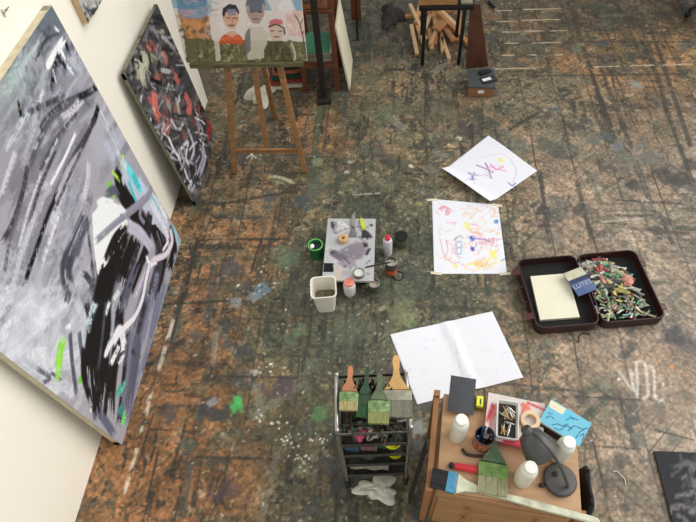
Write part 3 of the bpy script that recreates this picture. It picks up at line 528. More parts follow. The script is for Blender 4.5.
for k, (c, lb) in enumerate([((206, 196, 176), 'cream folded cloth at the bottom of the textile pile behind the easel'), ((140, 58, 46), 'dark red folded blanket above the cream cloth behind the easel'), ((32, 66, 52), 'dark green folded blanket in the textile pile behind the easel'), ((150, 84, 66), 'rusty red folded blanket above the green one behind the easel'), ((38, 34, 34), 'black folded cloth on top of the textile pile behind the easel')]):
    bm = fold(B(), .34 - .02 * k, .3 - .015 * k, .045, k + 3)
    tag(obj('folded_blanket', bm, mat('textile %d' % k, c, .95, 0, .25, 60, .4), loc=(-1.0 + .012 * k, 4.42, .002 + .047 * k), rot=(0, 0, .2)), lb, 'blanket', 'textiles piled behind the easel')
def crumple(bm, w, d, h, seed, n=16, flat=False):
    r = np.random.default_rng(seed); hz = vnoise(n, n, 4, 4, r) * .7 + vnoise(n, n, 8, 8, r) * .4; P = []
    for j in range(n):
        row = []
        for i in range(n):
            x, y = i / (n - 1) * 2 - 1, j / (n - 1) * 2 - 1; a = math.atan2(y, x); q = max(abs(x), abs(y)); rr = q * (.8 + .22 * math.sin(a * 3 + seed) + .12 * math.sin(a * 7 + seed * 2))
            e = (1 - q ** 3); row.append(bm.verts.new((rr * math.cos(a) * w / 2, rr * math.sin(a) * d / 2, .003 + h * (hz[j, i] * (e if not flat else e * .7 + .15) + .35 * e))))
        P.append(row)
    for j in range(n - 1):
        for i in range(n - 1): bm.faces.new((P[j][i], P[j][i + 1], P[j + 1][i + 1], P[j + 1][i]))
    return bm
def cloth_mod(o, th=.003):
    m_ = o.modifiers.new('thickness', 'SOLIDIFY'); m_.thickness = th; m_.offset = 1; s_ = o.modifiers.new('smooth', 'SUBSURF'); s_.levels = s_.render_levels = 1; return o
tag(cloth_mod(obj('white_cloth', crumple(B(), .3, .34, .09, 5), mat('white rag', (216, 206, 186), .9), loc=(-1.2, 4.17, 0))), 'crumpled whitish cloth on the floor behind the easel legs', 'cloth')
# legs of another table far behind
t = thing('side_table', 'reddish wooden table at the far edge with only its lower legs in view', 'table', (-.42, 5.36, 0))
bm = B(); box(bm, (.1, .03, .74), (.035, .06, .37), bev=.003); obj('leg', bm, wood('plank leg', (116, 62, 36), .3), t)
bm = B(); box(bm, (.022, .022, .74), (.065, -.31, .37), bev=.002); obj('leg', bm, drk, t)
bm = B(); box(bm, (.1, .03, .74), (-.72, .06, .37), bev=.003); obj('leg', bm, brn, t)
bm = B(); box(bm, (.022, .022, .74), (-.75, -.31, .37), bev=.002); obj('leg', bm, drk, t)
bm = B(); box(bm, (1.0, .6, .025), (-.34, -.12, .7525), bev=.004); obj('table_top', bm, brn, t)
# ================================================================== BLACK TABLE, OFFCUTS, PLANK, CARTON
blk = mat('black metal', (26, 26, 28), .45, .3, .2)
t = thing('metal_table', 'low square table on four black metal legs over the wood offcuts', 'table', (.44, 4.83, 0))
for x, y in [(-.168, -.205), (.168, -.205), (-.168, .2), (.168, .2)]:
    bm = B(); box(bm, (.03, .03, .55), (x, y, .275), bev=.003); obj('leg', bm, blk, t)
bm = B(); box(bm, (.47, .47, .03), (.01, 0, .565), bev=.004); obj('table_top', bm, blk, t)
t = thing('wooden_tray', 'shallow brown wooden tray lying on the black metal table', 'tray', (.375, 4.81, .5805))
for s_, l_ in [((.33, .018, .085), (0, -.17, .0425)), ((.33, .018, .085), (0, .17, .0425)), ((.018, .33, .085), (-.156, 0, .0425)), ((.018, .33, .085), (.156, 0, .0425))]:
    bm = B(); box(bm, s_, l_, bev=.002); obj('side_panel', bm, wood('drawer wood', (176, 128, 82), .25), t)
bm = B(); box(bm, (.30, .33, .012), (0, 0, .006)); obj('bottom_panel', bm, pine, t)
bm = B(); box(bm, (.1, .3, .018), (0, 0, .009), bev=.003); tag(obj('grey_slab', bm, mat('grey slab', (150, 140, 124), .6), loc=(.62, 4.78, .5805)), 'flat grey slab beside the wooden tray on the black table', 'slab')
offc = [(.20,4.98,.035,.42,1.7,0,.12),(.24,5.25,.035,.5,1.9,.0,.2),(.30,5.05,.035,.3,1.5,0,.0),(.36,5.02,.04,.34,1.62,0,.0),(.42,5.1,.035,.36,1.45,0,.0),(.47,4.96,.03,.32,1.55,0,.0),(.50,4.86,.032,.36,1.72,0,0),(.58,5.12,.04,.5,2.2,0,.22),(.52,5.3,.045,.46,2.35,0,.3),(.64,5.2,.05,.45,1.5,0,.1),(.32,5.2,.04,.44,1.3,.045,.0),(.42,5.3,.06,.4,1.6,.05,.05),(.26,5.05,.04,.3,1.75,.05,0),(.38,4.98,.035,.22,1.3,.05,0),(.46,5.15,.09,.16,.9,.09,.1),(.53,5.08,.05,.3,1.9,.05,0),(.7,4.95,.03,.26,1.9,0,0),(.36,5.42,.05,.5,.2,.05,.0),(.25,5.42,.04,.36,1.4,.05,.1),(.48,5.45,.05,.36,1.1,.1,.1)]
pcs = ['pine offcut, %s in the heap under the black table' % w_ for w_ in ('left front edge', 'outer left side', 'front left, short,', 'front middle left', 'front middle', 'front middle right', 'very front, sticking out alone,', 'right side, slanting,', 'back right, long slanting,', 'far right', 'upper left, across the others,', 'upper middle, wide,', 'upper front left', 'upper front, shortest,', 'top centre, broad and pale,', 'upper right', 'right outside edge beside the brown plank', 'back, lying crosswise,', 'back left', 'back top')]
for k, (x, y, w_, l_, a, z, tl) in enumerate(offc):
    bm = B(); box(bm, (l_, w_, .028), (0, 0, .014), bev=.0015)
    c = rnd.choice([(214, 170, 120), (200, 150, 100), (222, 184, 138), (190, 136, 90)])
    tag(obj('wood_offcut', bm, wood('offcut %d %d %d' % c, c, .15), loc=(x, y, z * .65 + .001 + math.sin(tl) * l_ / 2), rot=(0, -tl, a)), pcs[k], 'wood offcut', 'wood offcuts heaped under the black table')
bm = B(); prism(bm, [(-.104, 0), (.104, 0), (-.035, .58), (-.118, .58)], 0, .02, bev=.002)
tag(obj('brown_plank', bm, wood('dark brown plank', (82, 46, 26), .3), loc=(.775, 4.585, .001), rot=(math.radians(83), 0, .14)), 'tapering dark brown plank leaning at the right end of the black table', 'plank')
# cardboard box with tools
t = thing('cardboard_box', 'small brown cardboard box with dark flat lid near the brown plank', 'box', (.775, 4.26, 0), -.06)
card = mat('brown cardboard', (150, 102, 66), .8, 0, .1)
bm = B(); box(bm, (.21, .24, .1), (0, 0, .05), bev=.003); obj('carton', bm, card, t)
bm = B(); box(bm, (.235, .265, .012), (.0, .0, .106), bev=.002); obj('lid', bm, mat('slate lid', (72, 76, 74), .6), t)
bm = B(); box(bm, (.05, .002, .03), (-.0, -.1215, .055)); obj('sticker', bm, mat('paper white', (238, 236, 240), .8, 0, .02), t)
bm = B(); box(bm, (.11, .05, .02), (0, 0, .01), bev=.004); tag(obj('tool_case', bm, mat('navy black plastic', (30, 32, 44), .4), loc=(.81, 4.33, .1125), rot=(0, 0, .5)), 'narrow dark case on the lid of the cardboard box', 'case')
bm = B(); box(bm, (.13, .08, .014), (0, 0, .007), bev=.003); tag(obj('sandpaper_block', bm, mat('charcoal pad', (44, 46, 46), .8), loc=(.835, 4.225, .1125), rot=(0, 0, .35)), 'flat charcoal pad at the front of the cardboard box lid', 'pad')
bm = B(); box(bm, (.08, .035, .003), (0, 0, .0015)); tag(obj('paper_scrap', bm, _m['paper white'], loc=(.815, 4.215, .127), rot=(0, 0, .4)), 'small white paper scrap on the charcoal pad', 'paper scrap')
t = thing('screwdriver', 'screwdriver with black handle lying on the far floor beside the table', 'screwdriver', (1.03, 5.56, .016), math.atan2(-.231, .099))
bm = B(); tube(bm, [(-.13, 0, 0), (-.125, 0, 0), (-.09, 0, 0), (-.04, 0, 0), (0, 0, 0), (.004, 0, 0)], [.006, .014, .016, .013, .015, .008], 10); obj('handle', bm, blk, t)
bm = B(); tube(bm, [(.004, 0, -.003), (.1, 0, -.01), (.13, 0, -.013)], [.005, .005, .003], 8); obj('shaft', bm, mat('bright steel', (190, 186, 176), .3, .8), t)
tag(cloth_mod(obj('dark_cloth', crumple(B(), .3, .5, .1, 8), mat('dark grey cloth', (58, 54, 50), .95, 0, .3, 40), loc=(-.02, 5.46, 0))), 'crumpled dark grey cloth on the floor left of the offcuts', 'cloth')
# dark swivel base, far right corner
t = thing('swivel_chair', 'black swivel chair base at the far right corner', 'chair', (3.12, 5.5, 0), .3)
for k in range(5):
    a = k * 2 * PI / 5 + 3.4; bm = B(); tube(bm, [(.03 * math.cos(a), .03 * math.sin(a), .12), (.3 * math.cos(a), .3 * math.sin(a), .07)], [.026, .017], 8); l_ = obj('leg', bm, blk, t)
    bm = B(); lathe(bm, [(0, -.02), (.025, -.02), (.028, -.014), (.028, .014), (.025, .02), (0, .02)], 14, T((.3 * math.cos(a), .3 * math.sin(a), .029), (PI / 2, 0, a))); tube(bm, [(.3 * math.cos(a), .3 * math.sin(a), .075), (.3 * math.cos(a), .3 * math.sin(a), .05)], .012); obj('caster', bm, blk, l_)
bm = B(); lathe(bm, [(0, .09), (.04, .09), (.04, .15), (.025, .16), (.025, .42), (0, .42)], 14); obj('column', bm, blk, t)
bm = B(); lathe(bm, [(0, .42), (.2, .42), (.24, .45), (.235, .49), (.18, .51), (0, .515)], 28); obj('seat', bm, mat('black seat cloth', (30, 29, 30), .9), t)
# ================================================================== PAPER SHEETS
pap = paint_mat('drawing paper', .8, .015, 60., .05, .2)
def sheet_fn(q):  # q: four floor points bl, br, tr, tl -> bilinear map
    q = [np.array(p[:2]) for p in q]
    return lambda s_, t_: q[0] * (1 - s_)[:, None] * (1 - t_)[:, None] + q[1] * s_[:, None] * (1 - t_)[:, None] + q[2] * s_[:, None] * t_[:, None] + q[3] * (1 - s_)[:, None] * t_[:, None]
def sheet(label, pxq, fz, draw, res=.012, z=0.):
    pts = [at(*p) for p in pxq]; c = sum(pts, Vector()) / 4
    t = thing('drawing_sheet', label, 'paper sheet', (c.x, c.y, z))
    A = np.array([[p.x, p.y, 1] for p in pts]); st = np.array([[0, 0], [1, 0], [1, 1], [0, 1.]])
    K_, *_ = np.linalg.lstsq(A, st, rcond=None)
    R = Raster(0, 1, 0, 1, res, (240, 240, 246), lambda u, v: tuple(np.array([*at(u, v)[:2], 1.]) @ K_))
    draw(R)
    f = sheet_fn(pts)
    def tr(co):
        xy = f(co[:, 0], co[:, 1]); return np.stack([xy[:, 0] - c.x, xy[:, 1] - c.y, co[:, 2]], -1)
    o = R.mesh('paper', pap, None, fz=fz, tr=tr); o.parent = t
    m_ = o.modifiers.new('thickness', 'SOLIDIFY'); m_.thickness = .0012; m_.offset = 1
    return t, pts, c
def scr(R, box_, n, cols, w, seed):
    r = random.Random(seed); u0, v0, u1, v1 = box_
    for k in range(n):
        u, v = r.uniform(u0, u1), r.uniform(v0, v1); p = [(u, v)]
        for j in range(r.randint(2, 5)): u += r.uniform(-5, 5); v += r.uniform(-3, 3); p.append((u, v))
        R.stroke(p, w, r.choice(cols), r.uniform(.3, .75))
PK, OR, YE, BL, PU, TE, RE = (232, 150, 170), (240, 180, 130), (244, 232, 120), (60, 96, 190), (130, 80, 170), (90, 170, 190), (226, 110, 120)
def draw_sq(R):
    scr(R, (437, 206, 500, 270), 46, [PK, OR, (246, 200, 190), (240, 190, 210)], .7, 3); scr(R, (465, 205, 498, 235), 30, [OR, (236, 190, 150), (230, 210, 150)], .7, 4)
    scr(R, (466, 262, 496, 270), 22, [OR, (244, 190, 110), YE], 1.2, 5); scr(R, (437, 208, 448, 216), 9, [PK, RE], .8, 6); scr(R, (485, 240, 502, 246), 14, [RE, PK], .9, 7)
    for p in [[(440,238),(444,254),(452,262),(460,262)],[(446,240),(448,250),(445,256)],[(456,238),(455,252),(460,258)],[(466,238),(472,236),(480,238)]]: R.stroke(p, .9, RE, .6)
    for p in [[(457,243),(461,242),(461,253),(457,253),(457,243)],[(457,248),(461,248)]]: R.stroke(p, .9, TE, .95)
    R.stroke([(454,240),(460,236),(463,238)], 1, (110,140,120), .8); R.blob((472,238.5), 3, (70,90,190), .9); R.blob((472.5,249), 2.8, (90,80,180), .9); R.stroke([(475,239),(486,240),(490,242)], 1.2, PU, .7); R.blob((467,226), 4, YE, .7); R.blob((493,255), 4.5, (246,236,110), .75); R.blob((456,266), 3, YE, .7); R.blob((496,221), 2.6, (70,140,190), .8)
    R.stroke([(478,232),(482,242),(478,256)], .8, RE, .4); R.stroke([(476,243),(476,247)], .8, PU, .7); R.stroke([(501,262),(505,260)], 1, (100,90,160), .8)
t, pts, c = sheet('square white drawing sheet with coloured crayon marks taped flat to the floor', [(434, 274), (507, 274), (498, 205), (432, 199)], lambda U, V: .001 + 0 * U, draw_sq)
for (u, v), a in [((432, 200), .1), ((436, 273.5), -.15), ((505, 274), .1), ((497, 205.5), -.2)]:
    q = at(u, v); bm = B(); box(bm, (.075, .022, .0012), (q.x - c.x, q.y - c.y, .0032), (0, 0, a)); obj('tape_strip', bm, mat('masking tape', (222, 214, 184), .7, 0, .05), t)
def draw_up(R):
    for p, w, cc_ in [([(476,167),(484,170),(493,174)],1.2,PU),([(485,165),(488,171),(491,180)],1.2,(110,60,150)),([(490,166),(496,171),(503,168)],1.3,(226,110,170)),([(494,171),(506,172)],1.2,(236,150,190)),([(468,174),(472,178),(470,182)],1,(120,90,170)),([(474,174),(472,182)],.9,(120,100,170)),([(510,160),(516,172),(512,184)],.6,(214,180,200)),([(508,184),(512,187),(515,184)],1.1,(80,90,150)),([(480,160),(500,156),(508,160)],.6,(230,200,190))]: R.stroke(p, w, cc_, .85)
    R.blob((500,162), 3, YE, .8); scr(R, (486, 166, 504, 172), 8, [(240,170,200), (246,190,170)], .8, 9); scr(R, (466, 174, 476, 182), 6, [(150,120,190)], .7, 2); scr(R, (472, 170, 512, 186), 8, [(226, 206, 220)], .5, 12)
def fz_up(U, V):  # left-front edge curls up
    return .012 + .05 * np.clip((.16 - V) / .16, 0, 1) ** 1.2 * (1 - .35 * U) + .004 * np.sin(U * 5)
sheet('curling white drawing sheet with a small purple and pink sketch', [(441, 174), (489, 205), (537, 172), (488, 137)], fz_up, draw_up, z=.004)
def draw_big(R):
    scr(R, (405, 330, 510, 390), 26, [(226, 226, 236), (222, 222, 232)], .8, 21); scr(R, (395, 335, 425, 370), 8, [(214, 214, 228)], .7, 22)
    R.stroke([(451, 324), (456, 350), (462, 378)], .8, (212, 212, 222), .7)
sheet('big unfolded white paper sheet with a centre crease behind the wooden chest', [(417, 405), (523, 378), (492, 312), (390, 335)], lambda U, V: .004 + .010 * np.exp(-((U - .54) / .05) ** 2) + .003 * np.sin(U * 9) * V + .002, draw_big)
# black panel at the right edge
t = thing('chalk_panel', 'black panel with pale chalky smears lying at the right floor edge', 'panel', (0, 0, 0))
R = Raster(1.452, 2.15, .42, 1.052, .012, (44, 44, 48), lambda u, v: tuple(at(u, v, .018)[:2]))
for k in range(110):
    x, y = rnd.uniform(1.5, 2.1), rnd.uniform(.45, 1.03); a = rnd.uniform(0, 3.1); l_ = rnd.uniform(.04, .18)
    R.stroke([(x, y), (x + l_ * .5 * math.cos(a), y + l_ * .5 * math.sin(a)), (x + l_ * math.cos(a + .4), y + l_ * math.sin(a + .4))], rnd.uniform(.01, .04), rnd.choice([(106, 104, 106), (140, 134, 130), (80, 80, 84)]), .7, .5, False)
o = R.mesh('chalk_face', paint_mat('chalky black', .7, .1, 60.), t, fz=lambda U, V: .0182 + 0 * U)
bm = B(); box(bm, (.698, .632, .017), (1.801, .736, .0095), bev=.001); obj('backing', bm, mat('panel edge', (60, 52, 46), .7), t)
# ================================================================== FLOOR PAINTING STATION
t = thing('mixing_board', 'pale grey mixing board smeared with purple grey paint in the middle of the floor', 'palette', (-.285, 2.35, 0))
bm = B(); box(bm, (.26, .44, .1), (-.012, -.0, .0515), bev=.004); obj('box_stand', bm, mat('black box', (30, 30, 30), .6), t)
R = Raster(-.172, .172, -.272, .268, .005, (186, 186, 186), lambda u, v: (at(u, v, .12).x + .285, at(u, v, .12).y - 2.35))
R.blob((352,252), 12, (132,122,132), .95, rough=.3); R.blob((360,248), 9, (140,128,138), .95, rough=.3); R.stroke([(332,252),(338,256),(348,262)], 8, (104,100,108), .95, .15); R.stroke([(331,251),(334,254)], 5, (74,72,78), .9); R.blob((348,264), 8, (150,136,146), .8)
R.stroke([(344,258),(350,264)], 1.2, (70,66,72), .9); R.stroke([(344,268),(350,275),(354,280)], 8, (196,180,186), .7, .3); R.stroke([(340,275),(352,270)], 6, (160,160,166), .7, .3)
R.stroke([(364,232),(368,236),(370,240)], 6, (52,50,54), .95, .2); R.stroke([(370,225),(373,226)], 3, (50,50,54), .9); R.stroke([(365,243),(366,248)], 4, (48,46,52), .95); R.stroke([(366,256),(369,250),(372,250)], 3, (54,52,58), .9); R.stroke([(332,221),(333,230)], 3, (60,60,62), .8); R.stroke([(358,236),(364,240)], 4, (110,104,112), .7, .3)
R.poly([(323.5,263.5),(333.5,263.5),(333.5,272.5),(323.5,272.5)], (20,19,20)); R.poly([(334,266),(342,268),(340,281),(334,281)], (206,186,170), .8)
for k in range(40): R.blob((rnd.uniform(326,372), rnd.uniform(221,281)), rnd.uniform(.6,2), rnd.choice([(140,136,140),(214,212,210),(100,98,104)]), .6)
o = R.mesh('board_face', paint_mat('mixing surface', .5, .04, 80.), t, fz=lambda U, V: .1232 + 0 * U)
bm = B(); box(bm, (.346, .542, .019), (0, -.002, .1125), bev=.002); obj('board', bm, mat('grey laminate edge', (160, 158, 152), .6), t)
ZB = .1235
def pot(name, label, cat, u, v, r, h, cbody, clid=None, inner=None, z=0., loc=None, ring=None, group=None, neck=None):
    p = loc or at(u, v, z); t = thing(name, label, cat, (p[0], p[1], z + .0006), 0, group)
    if inner:  # open vessel with contents
        bm = B(); lathe(bm, [(0, 0), (r * .98, 0), (r, .004), (r, h - .003), (r * 1.04, h), (r * .96, h), (r * .93, h - .004), (r * .93, h * .75), (0, h * .75)], 28); obj('can', bm, cbody, t)
        bm = B(); lathe(bm, [(0, h * .755 + .002), (r * .6, h * .76), (r * .925, h * .77 + .002), (r * .925, h * .76 - .003), (0, h * .75)], 24); obj('paint', bm, inner, t)
        if ring: bm = B(); lathe(bm, [(r * .9, h - .002), (r * .94, h + .003), (r * 1.06, h + .002), (r * 1.06, h - .006), (r * 1.0, h - .006)], 28); obj('rim', bm, ring, t)
    elif neck:
        bm = B(); lathe(bm, [(0, 0), (r * .95, 0), (r, .006), (r, h * .72), (r * .9, h * .82), (r * .5, h * .88), (r * .45, h * .9), (0, h * .9)], 28); obj('bottle', bm, cbody, t)
        bm = B(); lathe(bm, [(0, h * .885), (r * neck, h * .885), (r * neck, h * .98), (r * neck * .85, h), (r * .2, h), (r * .16, h * 1.06), (0, h * 1.06)], 20); obj('cap', bm, clid, t)
    else:
        bm = B(); lathe(bm, [(0, 0), (r * .95, 0), (r, .006), (r, h * .8), (r * .9, h * .86), (0, h * .86)], 28); obj('jar', bm, cbody, t)
        bm = B(); lathe(bm, [(0, h * .85), (r * 1.02, h * .85), (r * 1.03, h * .97), (r * .97, h), (r * .5, h * .995), (0, h * .995)], 28); obj('lid', bm, clid, t)
    return t
tin = mat('tin', (150, 146, 138), .35, .7); wpl = mat('white plastic', (226, 226, 222), .4); redp = mat('red cap', (206, 52, 56), .4); orp = mat('salmon cap', (226, 132, 110), .5)
pot('paint_bottle', 'white cylindrical bottle with red cap standing beside the grey mixing board', 'bottle', 387.5, 253, .033, .185, mat('white grey label', (214, 214, 216), .5, 0, .12, 30), redp, neck=.62)
pot('dark_jar', 'squat olive jar with black lid right of the red capped bottle', 'jar', 401, 244, .046, .1, mat('olive glass jar', (78, 88, 62), .35), blk)
t = pot('paint_can', 'open tin with pale paint and red label right of the mixing board', 'tin', 391, 272, .04, .125, mat('dark tin wall', (96, 96, 84), .45, .3), inner=mat('pale paint crust', (206, 200, 186), .6, 0, .3, 90), ring=tin)
bm = B(); lathe(bm, [(.0408, .01), (.0412, .01), (.0412, .06), (.0408, .06)], 28); obj('label_band', bm, mat('faded red label', (196, 92, 66), .6, 0, .3, 40), t)
pot('paint_bottle', 'white pot with salmon coloured cap at the front edge of the mixing board', 'bottle', 350, 292, .042, .125, mat('white stained plastic', (224, 216, 214), .45, 0, .06), orp, neck=.82)
pot('paint_can', 'small open tin of whitish paint on the floor right of the salmon capped pot', 'tin', 374, 290, .037, .085, mat('dark tin wall', (96, 96, 84), .45, .3), inner=mat('beige paint crust', (200, 184, 160), .6, 0, .3, 90), ring=tin)
pot('paint_can', 'small round tin lid of white paint lying on the mixing board', 'tin', 359, 275, .036, .03, mat('tin wall', (110, 110, 96), .4, .4), inner=mat('white paint crust', (216, 218, 208), .6, 0, .25, 90), ring=tin, z=ZB)
t = pot('green_tub', 'green tub holding dark paint left of the mixing board', 'tub', 317, 255, .05, .12, mat('green plastic', (32, 122, 66), .4, 0, .15), inner=mat('dark green sludge', (28, 40, 30), .5), ring=mat('light green rim', (110, 190, 100), .4))
p = at(312, 246, .12); bm = B(); bmesh.ops.create_icosphere(bm, subdivisions=2, radius=.016, matrix=T((p.x - t.location.x, p.y - t.location.y, .118), scl=(1, 1.3, .5))); obj('white_blob', bm, mat('white paint', (236, 238, 232), .5), t)
# squarish white water container
t = thing('water_container', 'tall squarish white container with murky water in front of the mixing board', 'container', (-.43, 1.965, .0006), .12)
def rrect(w, d, r, n=5): return [(sx_ * (w / 2 - r) + r * math.cos(a), sy_ * (d / 2 - r) + r * math.sin(a)) for sx_, sy_, a0 in ((1, 1, 0), (-1, 1, PI / 2), (-1, -1, PI), (1, -1, 1.5 * PI)) for a in [a0 + k * PI / 2 / n for k in range(n + 1)]]
def loft(bm, secs, close0=True, close1=True):
    rs = [[bm.verts.new((x, y, z)) for x, y in P] for P, z in secs]
    for a, b in zip(rs, rs[1:]):
        for k in range(len(a)): bm.faces.new((a[k], a[(k + 1) % len(a)], b[(k + 1) % len(a)], b[k]))
    if close0: bm.faces.new(rs[0][::-1])
    if close1: bm.faces.new(rs[-1])
    return bm
bm = loft(B(), [(rrect(.115, .12, .025), 0), (rrect(.13, .135, .028), .06), (rrect(.158, .158, .03), .205), (rrect(.168, .168, .032), .208), (rrect(.168, .168, .032), .215), (rrect(.152, .152, .028), .214), (rrect(.13, .13, .026), .08), (rrect(.12, .12, .025), .03)]); obj('container_body', bm, mat('cream white plastic', (234, 230, 216), .4, 0, .03), t)
bm = loft(B(), [(rrect(.1295, .1295, .026), .075), (rrect(.1305, .1305, .026), .0812)]); obj('murky_water', bm, mat('murky water', (112, 104, 80), .25, 0, .5, 25), t)
# things lying on the board
def on(u, v, z): p = at(u, v, z); return (p.x, p.y, z)
def brush(name, label, cat, loc, rot, w, hl, mh, mf, mb, th=.018, bl=.055, fe=.035, hw=None, slim=False, group=None):
    """flat brush; handle points to +y, bristles to -y"""
    t = thing(name, label, cat, loc, rot, group); hw = hw or w * .3
    pr = [(-w * .46, fe * .5), (-w * .44, fe * .7), (-w * .30, fe * .5 + hl * .16), (-hw * .42, fe * .5 + hl * .36), (-hw * .40, fe * .5 + hl * .55), (-hw * .55, fe * .5 + hl * .8), (-hw * .5, fe * .5 + hl * .95), (-hw * .25, fe * .5 + hl)]
    if slim: pr = [(-w * .46, fe * .5), (-w * .42, fe * .6), (-w * .22, fe * .5 + .04), (-.013, fe * .5 + .1), (-.011, fe * .5 + .16), (-hw * .5, fe * .5 + hl * .6), (-hw * .5, fe * .5 + hl * .97), (-hw * .35, fe * .5 + hl)]
    bm = prism(B(), pr + [(-x, y) for x, y in pr[::-1]], -th * .4, th * .4, bev=th * .2); obj('handle', bm, mh, t)
    bm = B(); box(bm, (w, fe, th), (0, 0, 0), bev=th * .15); obj('ferrule', bm, mf, t)
    bm = B(); n = max(7, int(w / .006)); rr = random.Random(int(w * 1e4))
    for k in range(n):
        x = (k + .5) / n * w * .96 - w * .48
        for q in (-1, 1): box(bm, (w / n * .98, bl * (1 + rr.uniform(-.06, .05)), th * .42), (x + rr.uniform(-.001, .001), -fe / 2 - bl / 2 + .002, q * th * .2))
    obj('bristles', bm, mb, t, smooth=False)
    return t
gmet = mat('paint-smeared ferrule', (150, 146, 128), .4, .5, .3, 40); brist = mat('straw bristles', (164, 150, 104), .8, 0, .4, 60, .3, .3, (12, 1, 1))
t = thing('putty_knife', 'grey putty knife lying across the top of the mixing board', 'putty knife', on(353, 228, ZB), .02)
bm = prism(B(), [(-.03, -.085), (.03, -.085), (.012, .01), (-.012, .01)], .001, .004); obj('blade', bm, mat('smeared blade', (128, 126, 130), .4, .4), t)
bm = prism(B(), [(-.011, 0), (.011, 0), (.014, .05), (.012, .12), (-.012, .12), (-.014, .05)], .001, .019, bev=.004); obj('handle', bm, mat('grey handle', (140, 138, 136), .5), t)
t = thing('scraper', 'scraper with yellow green handle on the mixing board', 'scraper', on(364, 231, ZB), .22)
bm = prism(B(), [(-.012, 0), (.012, 0), (.017, .05), (.012, .11), (-.012, .11), (-.015, .05)], .001, .02, bev=.004); obj('handle', bm, mat('yellow green plastic', (190, 200, 70), .45), t)
bm = prism(B(), [(-.026, -.06), (.026, -.06), (.012, .01), (-.012, .01)], .001, .004); obj('blade', bm, mat('paint-black blade', (48, 46, 50), .5), t)
bm = B(); lathe(bm, [(.012, 0), (.034, 0), (.036, .006), (.036, .03), (.033, .034), (.014, .034), (.012, .03), (.012, 0)], 24); tag(obj('wood_reel', bm, mat('tan card reel', (206, 164, 124), .7), loc=on(343.5, 240.5, ZB), rot=(0, 0, 0)), 'small tan reel standing on the mixing board', 'reel')
tag(cloth_mod(obj('paint_rag', crumple(B(), .12, .11, .035, 14), mat('white grey rag', (206, 204, 206), .9, 0, .3, 30), loc=on(340, 227, ZB))), 'crumpled white and grey paint rag at the far left of the mixing board', 'rag')
t = thing('thin_brush', 'thin dark brush resting across the right edge of the mixing board', 'brush', on(374, 265.5, ZB + .006), .25)
bm = B(); tube(bm, [(-.06, 0, 0), (-.02, 0, 0), (.07, 0, 0)], [.004, .005, .003], 8); obj('handle', bm, blk, t); bm = B(); tube(bm, [(.07, 0, 0), (.09, 0, 0), (.12, 0, -.001)], [.004, .007, .002], 8); obj('bristles', bm, mat('black bristles', (34, 33, 34), .8), t)
bm = B(); lathe(bm, [(.034, 0), (.04, 0), (.041, .003), (.039, .005), (.035, .005), (.034, .003), (.034, 0)], 28); tag(obj('lid_ring', bm, blk, loc=on(398, 276, .0005)), 'dark ring from a tin lid lying on the floor by the red label tin', 'ring')
# ================================================================== SUITCASE
mar = mat('dark maroon leather', (52, 24, 24), .45, 0, .25, 30); lin_ = mat('dark lining', (26, 27, 24), .9, 0, .4, 20)
t = thing('suitcase', 'open dark maroon suitcase lying flat on the right side of the floor', 'suitcase', (1.28, 2.08, 0), math.radians(7))
def half(sx_, w, d):
    h, th = .085, .014; s_ = obj('shell', loft(B(), [(rrect(w - .02, d - .02, .045), .002), (rrect(w, d, .05), .012), (rrect(w, d, .05), h - .006), (rrect(w - .006, d - .006, .05), h), (rrect(w - .018, d - .018, .045), h), (rrect(w - .026, d - .026, .04), .02), (rrect(w - .05, d - .05, .04), .016)]), mar, t, (sx_ * (w / 2 + .004), 0, 0))
    bm = loft(B(), [(rrect(w - .03, d - .03, .038), .0165), (rrect(w - .03, d - .03, .038), .0195)]); obj('lining', bm, lin_, s_)
    return s_
for s_ in (-1, 1):
    w_ = .40; sh = half(s_, w_, .54)
    for y in (-.17, .17):
        bm = B(); box(bm, (.05, .045, .012), (s_ * (w_ / 2 + .02), y, .055 if s_ > 0 else .07), (0, s_ * .35, 0), bev=.004); obj('latch', bm, mat('maroon latch', (84, 42, 40), .4), sh)
    bm = B(); tube(bm, spline([(s_ * (w_ / 2 + .002), -.06, .06), (s_ * (w_ / 2 + .03), -.055, .05), (s_ * (w_ / 2 + .034), 0, .048), (s_ * (w_ / 2 + .03), .055, .05), (s_ * (w_ / 2 + .002), .06, .06)], 6), .009, 8); 
    if s_ < 0: obj('handle', bm, mar, sh)
    else: bm.free()
for y in (-.17, .17):
    bm = B(); tube(bm, [(0, y - .03, .08), (0, y + .03, .08)], .006, 10); obj('hinge', bm, tin, t)
bm = B(); tube(bm, spline([(-.2, -.278, .03), (-.18, -.31, .02), (-.15, -.345, .005), (-.135, -.31, .005), (-.1, -.285, .01), (-.06, -.3, .005)], 6), .003, 6); obj('strap_cord', bm, blk, t)
# paper block and booklet in the left half
q = [at(*p_, .05) for p_ in [(540, 320), (581, 317), (568, 272), (530, 275)]]; c = sum(q, Vector()) / 4
bm = prism(B(), [((p_.x - c.x) * .97, (p_.y - c.y) * .97) for p_ in q], 0, .022); tag(obj('paper_block', bm, mat('ivory paper', (240, 234, 208), .8, 0, .03), loc=(c.x, c.y, .0205)), 'block of ivory paper lying in the left half of the open suitcase', 'paper block')
q = [at(*p_, .085) for p_ in [(574, 298), (592, 292), (585, 264), (568, 274)]]; c = sum(q, Vector()) / 4
ang = math.atan2(q[1].y - q[0].y, q[1].x - q[0].x); bw_, bh_ = (q[1] - q[0]).length, (q[3] - q[0]).length
t = thing('booklet', 'blue and cream booklet tilted against the middle of the open suitcase', 'booklet', (c.x, c.y, .088), (0, -.12, ang))
bm = B(); box(bm, (bw_, bh_, .008), bev=.001); obj('cover', bm, mat('blue grey cover', (84, 104, 148), .5), t)
